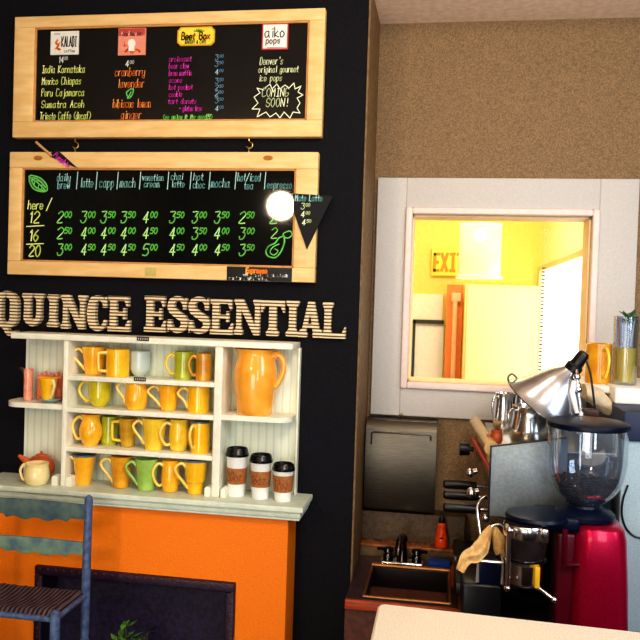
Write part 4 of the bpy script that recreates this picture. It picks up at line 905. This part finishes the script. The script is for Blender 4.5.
for yy, pz in ((.14, 1.175),):
    p = P(467, 449, .14)
    mb = MB(); mb.tube([(.118, .14, p.z), (.104, .14, p.z)], .008, 12); mb.tube([(.104, .14, p.z), (.07, .14, p.z)], [.021, .024], 16); build('steam_knob', mb, m_bplastic, r)
p = P(478, 465, -.06)
mb = MB(); mb.tube([(.122, -.06, 1.13), (.105, -.06, 1.125)], .008); mb.ball((.10, -.06, 1.122), .014); build('chrome_knob', mb, m_chrome, r); mb = MB(); mb.tube([(.122, -.2, 1.10), (.105, -.2, 1.095)], .008); mb.ball((.10, -.2, 1.092), .016); build('chrome_knob', mb, m_chrome, r)
mb = MB(); mb.tube([(.14, -.27, 1.10), (.115, -.30, 1.08), (.12, -.33, 1.03), (.128, -.35, .99)], .005, 10, smooth=5); mb.ball((.14, -.28, 1.04), .012); build('steam_wand', mb, m_chrome, r)

# pitchers on the machine
TZ = 1.2455
def steel_pitcher(pxc, wpx, pyt, Y, label, handle=-1, dark=False, spout=True):
    s = SC(Y, pxc); p = P(pxc, 430, Y); R_ = wpx/2*s; zt = P(pxc, pyt, Y).z; h = zt-TZ; c = Vector((p.x, Y, TZ+.0005))
    r = thing('milk_pitcher', label, 'pitcher', c)
    mb = MB(); mb.lathe([(0, 0), (R_*.94, 0), (R_, .008), (R_*.98, h*.3), (R_*.86, h*.7), (R_*.84, h*.85), (R_*.92, h), (R_*.9, h), (R_*.82, h*.85), (R_*.84, h*.7), (R_*.94, .02), (0, .012)], c, 36)
    for v in mb.bm.verts:
        dx = (v.co.x-c.x)*(-handle)
        if v.co.z > c.z+h*.86 and dx > R_*.6: v.co.x += (-handle)*.016*(v.co.z-c.z-h*.86)/(h*.14)*(dx/R_-.5)
    build('body', mb, m_chrome, r)
    mb = MB(); f = handle*.8; dd = Vector((f, -.6, 0)).normalized()
    mb.tube([c+dd*R_*.88+Vector((0, 0, h*.88)), c+dd*(R_*1.25)+Vector((0, 0, h*.9)), c+dd*(R_*1.45)+Vector((0, 0, h*.7)), c+dd*(R_*1.3)+Vector((0, 0, h*.35)), c+dd*R_*.97+Vector((0, 0, h*.22))], .0045, 10, smooth=5)
    build('handle', mb, m_bplastic if dark else m_chrome, r)
steel_pitcher(503, 20, 393, .10, 'tall steel milk pitcher at the left end of the espresso machine top')
steel_pitcher(521, 15, 389, .15, 'steel milk pitcher with black handle behind the larger pot', -1, True)
steel_pitcher(529, 38, 406, -.08, 'wide polished steel pitcher nearest the grey side panel', -1)
steel_pitcher(556, 18, 402, .06, 'steel pitcher half hidden behind the clamp lamp', 1)
p = P(494, 432, -.12)
mg = P(492, 436, -.19)
c = Vector((.168, -.2, TZ+.0005)); r = thing('espresso_cup', 'small rust-brown espresso cup at the front corner of the machine top', 'cup', c)
mb = MB(); vessel(mb, c, .036, .018, 'barrel', .0025, 24); build('body', mb, mat('glaze_rust', (176, 82, 40), .3), r)
mb = MB(); mb.tube([c+Vector((-.016, -.002, .028)), c+Vector((-.028, -.004, .024)), c+Vector((-.015, -.003, .01))], .0025, 8, smooth=5); build('handle', mb, mat('glaze_rust', (176, 82, 40), .3), r)

# ================================================================== GRINDER
gx, gy = P(588.5, 420, -.42).x, -.42
r = thing('coffee_grinder', 'red enamelled coffee grinder with glass bean hopper and chrome doser', 'grinder', (gx, gy, CZ))
bx = P(596, 560, -.42).x
mb = MB()
def rrect(cx, cy, hw, hd, rad, n=8):
    o = []
    for (sx, sy, a0) in ((1, -1, -PI/2), (1, 1, 0), (-1, 1, PI/2), (-1, -1, PI)):
        for k_ in range(n+1):
            a = a0+PI/2*k_/n; o.append((cx+sx*(hw-rad)+rad*math.cos(a), cy+sy*(hd-rad)+rad*math.sin(a)))
    return o
def loft(mb, secs):
    rows = [[mb.bm.verts.new((x, y, z)) for x, y in pts] for pts, z in secs]
    for A_, B_ in zip(rows, rows[1:]):
        n = len(A_)
        for i in range(n): mb.bm.faces.new((A_[i], A_[(i+1) % n], B_[(i+1) % n], B_[i]))
    mb.bm.faces.new(rows[0][::-1]); mb.bm.faces.new(rows[-1])
loft(mb, [(rrect(bx, gy, .070, .105, .04), CZ+.03), (rrect(bx, gy, .072, .107, .04), CZ+.06), (rrect(bx-.001, gy, .069, .104, .04), CZ+.2), (rrect(bx-.003, gy, .064, .098, .04), CZ+.325), (rrect(bx-.004, gy, .060, .092, .04), CZ+.35), (rrect(bx-.004, gy, .050, .08, .035), CZ+.358)])
build('body', mb, m_red, r)
mb = MB(); loft(mb, [(rrect(bx-.14, gy-.02, .215, .13, .04), CZ+.0005), (rrect(bx-.14, gy-.02, .22, .135, .04), CZ+.012), (rrect(bx-.14, gy-.02, .217, .132, .04), CZ+.029)]); build('base', mb, m_bplastic, r)
zc0 = CZ+.357
mb = MB(); mb.lathe([(.072, zc0), (.078, zc0+.006), (.078, zc0+.016), (.07, zc0+.024), (.045, zc0+.034), (.042, zc0+.040), (0, zc0+.040)], (gx-.002, gy, 0), 40); build('collar', mb, m_blueblack, r)
zl0 = P(588, 424, gy).z
mb = MB(); zb_ = zc0+.036
hp_ = [(.036, zb_), (.05, zb_+.012), (.074, zb_+.035), (.09, zb_+.065), (.099, zb_+.105), (.1015, zb_+.15), (.102, zl0-.004)]
hp2 = catmull([Vector((a, 0, b)) for a, b in hp_], 5); hp2 = [(v.x, v.z) for v in hp2]
mb.lathe(hp2, (gx, gy, 0), 48); hop = build('hopper', mb, m_glass, r)
mb = MB(); mb.lathe([(.1045, zl0-.008), (.1055, zl0-.002), (.1045, zl0+.005), (.09, zl0+.010), (.04, zl0+.013), (0, zl0+.014)], (gx, gy, 0), 48); build('hopper_lid', mb, m_blueblack, r)
mb = MB()
for i in range(420):
    z = zb_+.006+random.random()*.062; tmax = None
    rr = 0
    for (a, b_), (c_, d_) in zip(hp_, hp_[1:]):
        if b_ <= z <= d_: rr = a+(c_-a)*(z-b_)/(d_-b_)
    rr = max(rr-.010, .01); a = random.random()*2*PI; q_ = rr*math.sqrt(random.random() if i % 2 else 1)
    mb.ball((gx+q_*math.cos(a), gy+q_*math.sin(a), z), .0055, (1+random.random()*.5, 1, .8), 7, 5)
o = build('coffee_beans', mb, mat('roasted_beans', (40, 24, 20), .35, var=.2)); tag(o, 'dark roasted coffee beans in the bottom of the glass hopper', 'coffee beans', kind='stuff')
# doser
dx, dy = P(524.5, 560, -.50).x, -.50
zz = lambda py: P(528, py, dy-.05).z
mb = MB(); mb.lathe([(0, zz(526)), (.080, zz(526)), (.082, zz(524)), (.078, zz(521)), (.05, zz(519)), (0, zz(519))], (dx+.03, dy+.03, 0), 44, sx=1, sy=.95); build('doser_lid', mb, m_blueblack, r)
mb = MB(); mb.box(dx+.03, bx-.055, gy-.08, gy+.05, zz(536), zz(520), .012); build('neck', mb, m_blueblack, r)
mb = MB(); mb.lathe([(0, zz(563)), (.050, zz(563)), (.054, zz(556)), (.055, zz(545)), (.055, zz(526.5)), (0, zz(526.5))], (dx, dy, 0), 40); build('doser_chamber', mb, mat('smoky_glass', (58, 50, 52), .12, metal=.5, var=.2, vscale=30), r)
mb = MB(); mb.lathe([(.0555, zz(541)), (.057, zz(540)), (.057, zz(529)), (.0555, zz(528))], (dx, dy, 0), 40); mb.box(dx+.032, dx+.05, dy-.062, dy-.03, zz(541), zz(527), .004); build('doser_band', mb, m_chrome, r)
mb = MB(); mb.ball((dx+.036, dy-.062, zz(534)), .0045, (1, .5, 1), 10, 8); build('band_hole', mb, m_blk, r)
mb = MB(); mb.lathe([(0, zz(590)), (.04, zz(590)), (.046, zz(586)), (.047, zz(568)), (.056, zz(564)), (0, zz(564))], (dx, dy, 0), 40); build('doser_spout', mb, m_chrome, r)
mb = MB(); mb.tube([(dx+.034*math.cos(a), dy-.0485*1.0+.0, zz(577)) for a in (1.5, 1.4)], .001) if False else mb.box(dx+.022, dx+.034, dy-.0475, dy-.036, zz(588), zz(567), .001); build('yellow_patch', mb, mat('yellow_patch', (240, 190, 40), .5), r)  # yellow patch low on the doser spout
xs_ = P(508, 560, dy-.05).x
mb = MB(); mb.tube([(xs_, dy-.058, zz(590)), (xs_, dy-.058, zz(530))], .0065, 12); mb.ball((xs_, dy-.058, zz(589)), .009); mb.ball((xs_, dy-.058, zz(531)), .009); build('lever_post', mb, m_chrome, r)
l0, l1 = P(540, 589, -.55), P(554, 600, -.56)
mb = MB(); mb.tube([(dx+.03, -.54, l0.z), l0, l1], [.006, .006, .005], 10); mb.ball(l1, .009); build('dosing_lever', mb, m_chrome, r)
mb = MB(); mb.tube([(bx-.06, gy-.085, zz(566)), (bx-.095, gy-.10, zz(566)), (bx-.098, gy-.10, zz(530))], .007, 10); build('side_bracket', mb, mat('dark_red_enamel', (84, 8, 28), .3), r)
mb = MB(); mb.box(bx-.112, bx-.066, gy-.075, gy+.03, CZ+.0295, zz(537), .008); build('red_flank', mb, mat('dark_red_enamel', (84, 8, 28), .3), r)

# knock box with chrome rim and the cloth
ka, kb = P(478, 560, -.46), P(506, 560, -.46); kz = ka.z
r = thing('knock_box', 'black knock box with chrome-edged tray left of the grinder doser', 'knock box', ((ka.x+kb.x)/2, -.42, CZ))
kx0, kx1 = P(461, 600, -.46).x, P(503, 560, -.46).x
kzt = P(480, 583, -.46).z
mb = MB(); mb.box(kx0, kx1+.0, -.47, -.34, CZ+.0305, kzt, .008); build('bin', mb, m_bplastic, r)
mb = MB(); mb.box(ka.x, kx1, -.46, -.36, kzt+.0005, kz-.006, .002); build('drawer', mb, mat('night_blue_enamel', (16, 24, 48), .2), r)
mb = MB(); x0_, x1_ = ka.x, kx1
mb.tube([(x0_, -.464, kzt+.004), (x0_, -.464, kz), (x1_, -.464, kz), (x1_, -.464, kzt+.004)], .005, 8); mb.tube([(x0_, -.464, kz), (x0_, -.36, kz)], .0035, 8); mb.tube([(x1_, -.464, kz), (x1_, -.36, kz)], .0035, 8); build('chrome_rim', mb, mat('satin_chrome', (240, 240, 240), .35, metal=.8), r)
# cloth: draped over, ribbon with folds
m_cloth = mat('tan_cloth', (250, 214, 150), .9, vscale=60, rgb2=(226, 180, 116), bump=.3, bscale=200)
def cloth(path, ws, name_pts=6):
    mb = MB(); c_ = catmull([P(x, y, Y) for x, y, Y in path], name_pts); N = len(c_); rows = []
    for i, p in enumerate(c_):
        t_ = (c_[min(i+1, N-1)]-c_[max(i-1, 0)]).normalized(); side = t_.cross(Vector((0, 1, 0))).normalized(); w_ = interp(ws, i/(N-1))
        rows.append([mb.bm.verts.new(p+side*w_*math.cos(2*PI*k_/20)+Vector((0, 1, 0))*(w_*.5*math.sin(2*PI*k_/20)+.004*math.sin(5*2*PI*k_/20+i*.3))+side*.003*math.sin(4*2*PI*k_/20+i*.2)) for k_ in range(20)])
    for A_, B_ in zip(rows, rows[1:]):
        for k_ in range(20): mb.bm.faces.new((A_[k_], A_[(k_+1) % 20], B_[(k_+1) % 20], B_[k_]))
    mb.bm.faces.new(rows[0][::-1]); mb.bm.faces.new(rows[-1]); return mb
r = thing('bar_cloth', 'tan bar cloth hung over the steam wand beside the knock box', 'cloth', P(478, 558, -.44))
build('left_drape', cloth([(492, 527, -.41), (486, 536, -.43), (481, 547, -.46), (475, 554, -.482), (467, 558, -.488), (460, 571, -.49)], [.005, .013, .021, .021, .016, .009]), m_cloth, r)
build('right_drape', cloth([(493, 527, -.395), (497, 537, -.40), (500, 547, -.40), (502, 553, -.40)], [.005, .015, .019, .016]), m_cloth, r)
mb = MB(); pp = [P(x, y, -.40) for x, y in ((486, 545), (489, 530), (494, 525), (501, 525), (505, 531), (506, 556))]; mb.tube(pp, .003, 8, smooth=5); tag(build('bent_wire', mb, m_chrome), 'looped chrome wire holding up the tan bar cloth', 'wire')

# ================================================================== CLAMP LAMP
LY = -.265
cO = P(546, 404, LY); ax = Vector((-.52, .22, -.84)); ax.normalize()
top = cO-ax*.125
r = thing('clamp_lamp', 'aluminium clamp lamp with black socket tilted over the bean hopper', 'lamp', P(578, 412, LY))
pr = [(.0215, 0), (.025, .004), (.03, .012), (.045, .026), (.062, .048), (.082, .078), (.1, .104), (.118, .124), (.122, .126), (.122, .129), (.116, .126), (.098, .106), (.08, .081), (.06, .051), (.043, .029), (.026, .014), (.0, .012)]
mb = MB(); mb.lathe(pr, top, 56, axis=ax); build('reflector', mb, m_alu, r)
mb = MB(); mb.lathe([(.0, -.062), (.012, -.060), (.017, -.052), (.0185, -.02), (.024, -.014), (.024, .002), (0, .002)], top, 28, axis=ax); build('socket', mb, m_bplastic, r)
mb = MB(); mb.lathe([(0, .03), (.014, .03), (.018, .045), (.03, .07), (.032, .085), (.024, .104), (0, .112)], top, 28, axis=ax); build('bulb', mb, mat('frosted_bulb', (240, 238, 228), .3), r)
cl = P(577, 377, LY-.07); ce = P(581, 412, LY-.07)
mb = MB(); mb.tube([top-ax*.02, cl], .005, 8); mb.tube([cl, ce], .0045, 10); mb.ball(cl, .010); mb.ball(cl.lerp(ce, .35), .011); mb.ball(cl.lerp(ce, .25), .008); build('clamp_rod', mb, m_chrome, r)
mb = MB(); mb.tube([cl+Vector((-.008, 0, -.01)), P(572, 392, LY-.075), P(577, 413, LY-.075)], [.006, .008, .006], 8); mb.tube([ce, ce+Vector((.0, 0, -.045))], .006, 8); mb.box(ce.x-.012, ce.x+.014, ce.y-.012, ce.y+.02, ce.z-.06, ce.z-.03, .003); build('spring_clamp', mb, m_white, r)
mb = MB(); hk = P(512, 384, LY+.02); mb.tube([P(517, 378, LY+.01), P(512, 374, LY+.01), P(508, 378, LY+.01), P(511, 386, LY+.01), P(516, 391, LY+.01)], .003, 8, smooth=5); build('rim_hook', mb, m_dsteel, r)
mb = MB(); e0 = top-ax*.058; mb.tube([e0, P(585, 357, LY), P(590, 372, LY), P(593, 392, LY), P(595, 409, LY)], .0032, 8, smooth=6); build('cord', mb, m_bplastic, r)
mb = MB(); p = P(592, 412, LY); mb.box(p.x-.028, p.x+.02, LY-.012, LY+.012, p.z-.014, p.z+.010, .005); build('plug', mb, mat('brown_plastic', (66, 40, 34), .45), r)

# ================================================================== RIGHT LEDGE
lx0 = P(577, 400, .12).x; lz = P(600, 388, .10).z
r = thing('pale_half_wall', 'pale blue-white ledge unit on the counter behind the red grinder', 'ledge', (lx0+.3, .2, CZ))
m_pb = mat('pale_blue_paint', (186, 206, 214), .6, vscale=200, rgb2=(168, 190, 200))
mb = MB(); zq0, zq1 = P(622, 441, -.27).z, P(622, 411, -.27).z; mb.box(.512, 1.0, -.26, .31, CZ+.0005, zq0, .004); build('panel', mb, m_pb, r)
mb = MB(); mb.box(.512, 1.0, -.27, .31, zq0+.0005, zq1, .004); build('dark_rail', mb, mat('dark_blue_rail', (40, 50, 80), .5), r)
xw = P(615, 400, -.1).x; zw1 = P(622, 388, -.1).z
mb = MB(); mb.box(xw, 1.0, -.10, .31, zq1+.0005, zw1, .004); build('white_block', mb, m_wh, r)
mb = MB(); mb.box(lx0, xw-.001, -.03, .31, zw1-.026, zw1-.003, .004); build('shelf', mb, m_wh, r)
mb = MB(); mb.box(lx0+.0, lx0+.02, .0, .30, zq1+.0005, zw1-.0265, .002).box(lx0-.0, xw-.002, .27, .30, zq1+.0005, zw1-.0265, .002); build('bracket', mb, m_wh, r)
# folded cream towel, draped
mb = MB(); tp_ = catmull([P(x, y, -.06) for x, y in ((584, 391), (594, 396), (603, 402), (611, 409))], 8); rows = []
for i, p in enumerate(tp_):
    u = i/(len(tp_)-1); rr = .022+.010*math.sin(PI*u)
    rows.append([mb.bm.verts.new(p+Vector((0, (-.0+.05*math.cos(2*PI*k_/20)), rr*math.sin(2*PI*k_/20)*(1+.12*math.sin(3*k_+i*.4))))) for k_ in range(20)])
for A_, B_ in zip(rows, rows[1:]):
    for k_ in range(20): mb.bm.faces.new((A_[k_], A_[(k_+1) % 20], B_[(k_+1) % 20], B_[k_]))
mb.bm.faces.new(rows[0][::-1]); mb.bm.faces.new(rows[-1])
tag(build('folded_towel', mb, mat('cream_towel', (226, 206, 172), .9, var=.08, bump=.3, bscale=300)), 'cream folded towel slumped against the ledge behind the hopper lid', 'towel')
LZ = zw1-.0025
mug(585, 610, 350, 389, LZ, .06, 'amber', 'straight', 13, 'C', A(78), 'large golden mug on the ledge behind the clamp lamp', hside=1, group=None, hcol='lemon')
p = P(624, 388, .02); s = SC(.02, 624); c = Vector((p.x, .02, zw1+.0005)); R_ = 12.5*s; h = 68*s
r = thing('iced_tea_glass', 'tall glass of amber tea with straws and green sprig at the right edge', 'glass', c)
mb = MB(); mb.lathe([(0, 0), (R_*.9, 0), (R_*.92, .004), (R_, h), (R_-.002, h), (R_*.9-.002, .008), (0, .008)], c, 36); build('glass', mb, glass_mat('thin_glass', gloss=.04), r)
mb = MB(); mb.lathe([(0, .0085), (R_*.9-.003, .0085), (R_*.95-.003, h*.54), (0, h*.54)], c, 36); build('amber_tea', mb, mat('amber_tea', (255, 210, 100), .15), r)
for dx_, nm, cc in ((-.024, 'straw', (240, 150, 150)), (-.008, 'straw', (245, 245, 245)), (.02, 'straw', (245, 245, 245))):
    mb = MB(); mb.tube([c+Vector((dx_*.7, 0, h*.56)), c+Vector((dx_*1.15, -.005, h*.99+(.0 if dx_ > -.02 else .006)))], .003, 8); build('straw', mb, mat('straw_'+str(cc[1]), cc, .4), r)
mb = MB()
for i in range(26):
    a = i*2.4; q_ = c+Vector((.003*(i % 5), -.008, h*.86+.0012*i)); dr = Vector((math.cos(a), math.sin(a)*.8, .3+.3*(i % 3))).normalized(); sd = dr.cross(Vector((0, 0, 1))).normalized(); L = .036
    mb.quad(q_, q_+dr*L*.5+sd*.009, q_+dr*L, q_+dr*L*.5-sd*.009)
build('mint_sprig', mb, mat('mint_leaf', (96, 136, 84), .5, vscale=60, rgb2=(50, 92, 60)), r)
mb = MB(); mb.tube([P(628, 485, -.2625), P(623, 500, -.2625), P(622, 515, -.2625), P(626, 528, -.2625), P(634, 536, -.2625), P(642, 538, -.2625)], .0028, 8, smooth=6)
tag(build('power_cable', mb, m_bplastic), 'thin black power cable curving down the pale panel right of the grinder', 'cable')

# ================================================================== FRONT BAR
BZ = 1.08
m_bar = mat('cream_speckled_laminate', (230, 220, 202), .4, vscale=300, rgb2=(212, 200, 180))
r = thing('bar_counter', 'cream laminate bar counter crossing the bottom right foreground', 'counter', (.4, -1.2, 0))
tw = lambda pts: [(x, y-(.045*(x+.1) if y > -1.3 else 0)) for x, y in pts]
mb = MB(); loft(mb, [(tw(rrect(.5, -1.29, .602, .20, .012)), BZ-.035), (tw(rrect(.5, -1.29, .604, .202, .014)), BZ-.03), (tw(rrect(.5, -1.29, .604, .202, .014)), BZ-.004), (tw(rrect(.5, -1.29, .600, .198, .012)), BZ)]); build('top', mb, m_bar, r)
mb = MB(); mb.box(-.06, 1.06, -1.42, -1.16, 0.0005, BZ-.036); build('cabinet', mb, mat('bar_front_paint', (74, 50, 40), .6), r, smooth=False)

# ================================================================== LIGHTS
hit = P(281, 206, -.0225); d = (hit-CAM); d = d/d.y
gp = hit+Vector((d.x, -1, d.z))*4.2
r = thing('globe_pendant', 'glowing glass globe pendant lamp behind the viewer', 'pendant lamp', gp)
mb = MB(); mb.ball(gp, .12, u=32, v=20); build('globe', mb, mat('globe_glow', (255, 226, 180), .4, emit=170, ecol=(255, 232, 196)), r)
mb = MB(); mb.tube([gp+Vector((0, 0, .12)), (gp.x, gp.y, 3.0)], .006); build('cord', mb, m_bplastic, r)
def area(name, loc, target, size, power, col=(1, 1, 1), sy=None):
    l = bpy.data.lights.new(name, 'AREA'); l.energy = power; l.size = size; l.color = col
    if sy: l.shape = 'RECTANGLE'; l.size_y = sy
    o = bpy.data.objects.new(name, l); COL.objects.link(o); o.location = loc
    o.rotation_euler = (Vector(target)-Vector(loc)).to_track_quat('-Z', 'Y').to_euler(); return o
area('ceiling_light', (.35, -2.1, 2.9), (-.95, 0, 1.0), .8, 34, (1, .93, .82))
area('cool_side_fill', (1.6, -1.6, 1.9), (.2, .1, 1.2), 1.0, 26, (.78, .88, 1))  # added cool fill to turn the steel bluish; no window stands there
area('low_fill', (-.6, -4.2, .8), (-.9, 0, .9), 1.4, 38, (1, .95, .88))
area('streak_fill', (1.0, -3.7, 1.5), (.3, -.3, 1.1), .35, 16, (.8, .9, 1), 1.7)  # added strip light for streaks on glass, chrome and red; no doorway here
area('far_room_light', (.0, 1.6, 2.7), (0, 2.2, 1), 1.2, 30, (1, .93, .72))
l = bpy.data.lights.new('alcove_fill', 'POINT'); l.energy = 4; l.shadow_soft_size = .1; l.color = (1, .8, .55); o = bpy.data.objects.new('alcove_fill', l); COL.objects.link(o); o.location = (.1, -.55, 2.35)  # unseen warm fill added to brighten the alcove wall
w = bpy.data.worlds.new('world'); bpy.context.scene.world = w; w.use_nodes = True
w.node_tree.nodes['Background'].inputs[0].default_value = (.6, .65, .8, 1); w.node_tree.nodes['Background'].inputs[1].default_value = .15
sc = bpy.context.scene
sc.view_settings.view_transform = 'Standard'; sc.view_settings.look = 'Medium High Contrast'; sc.view_settings.exposure = 0
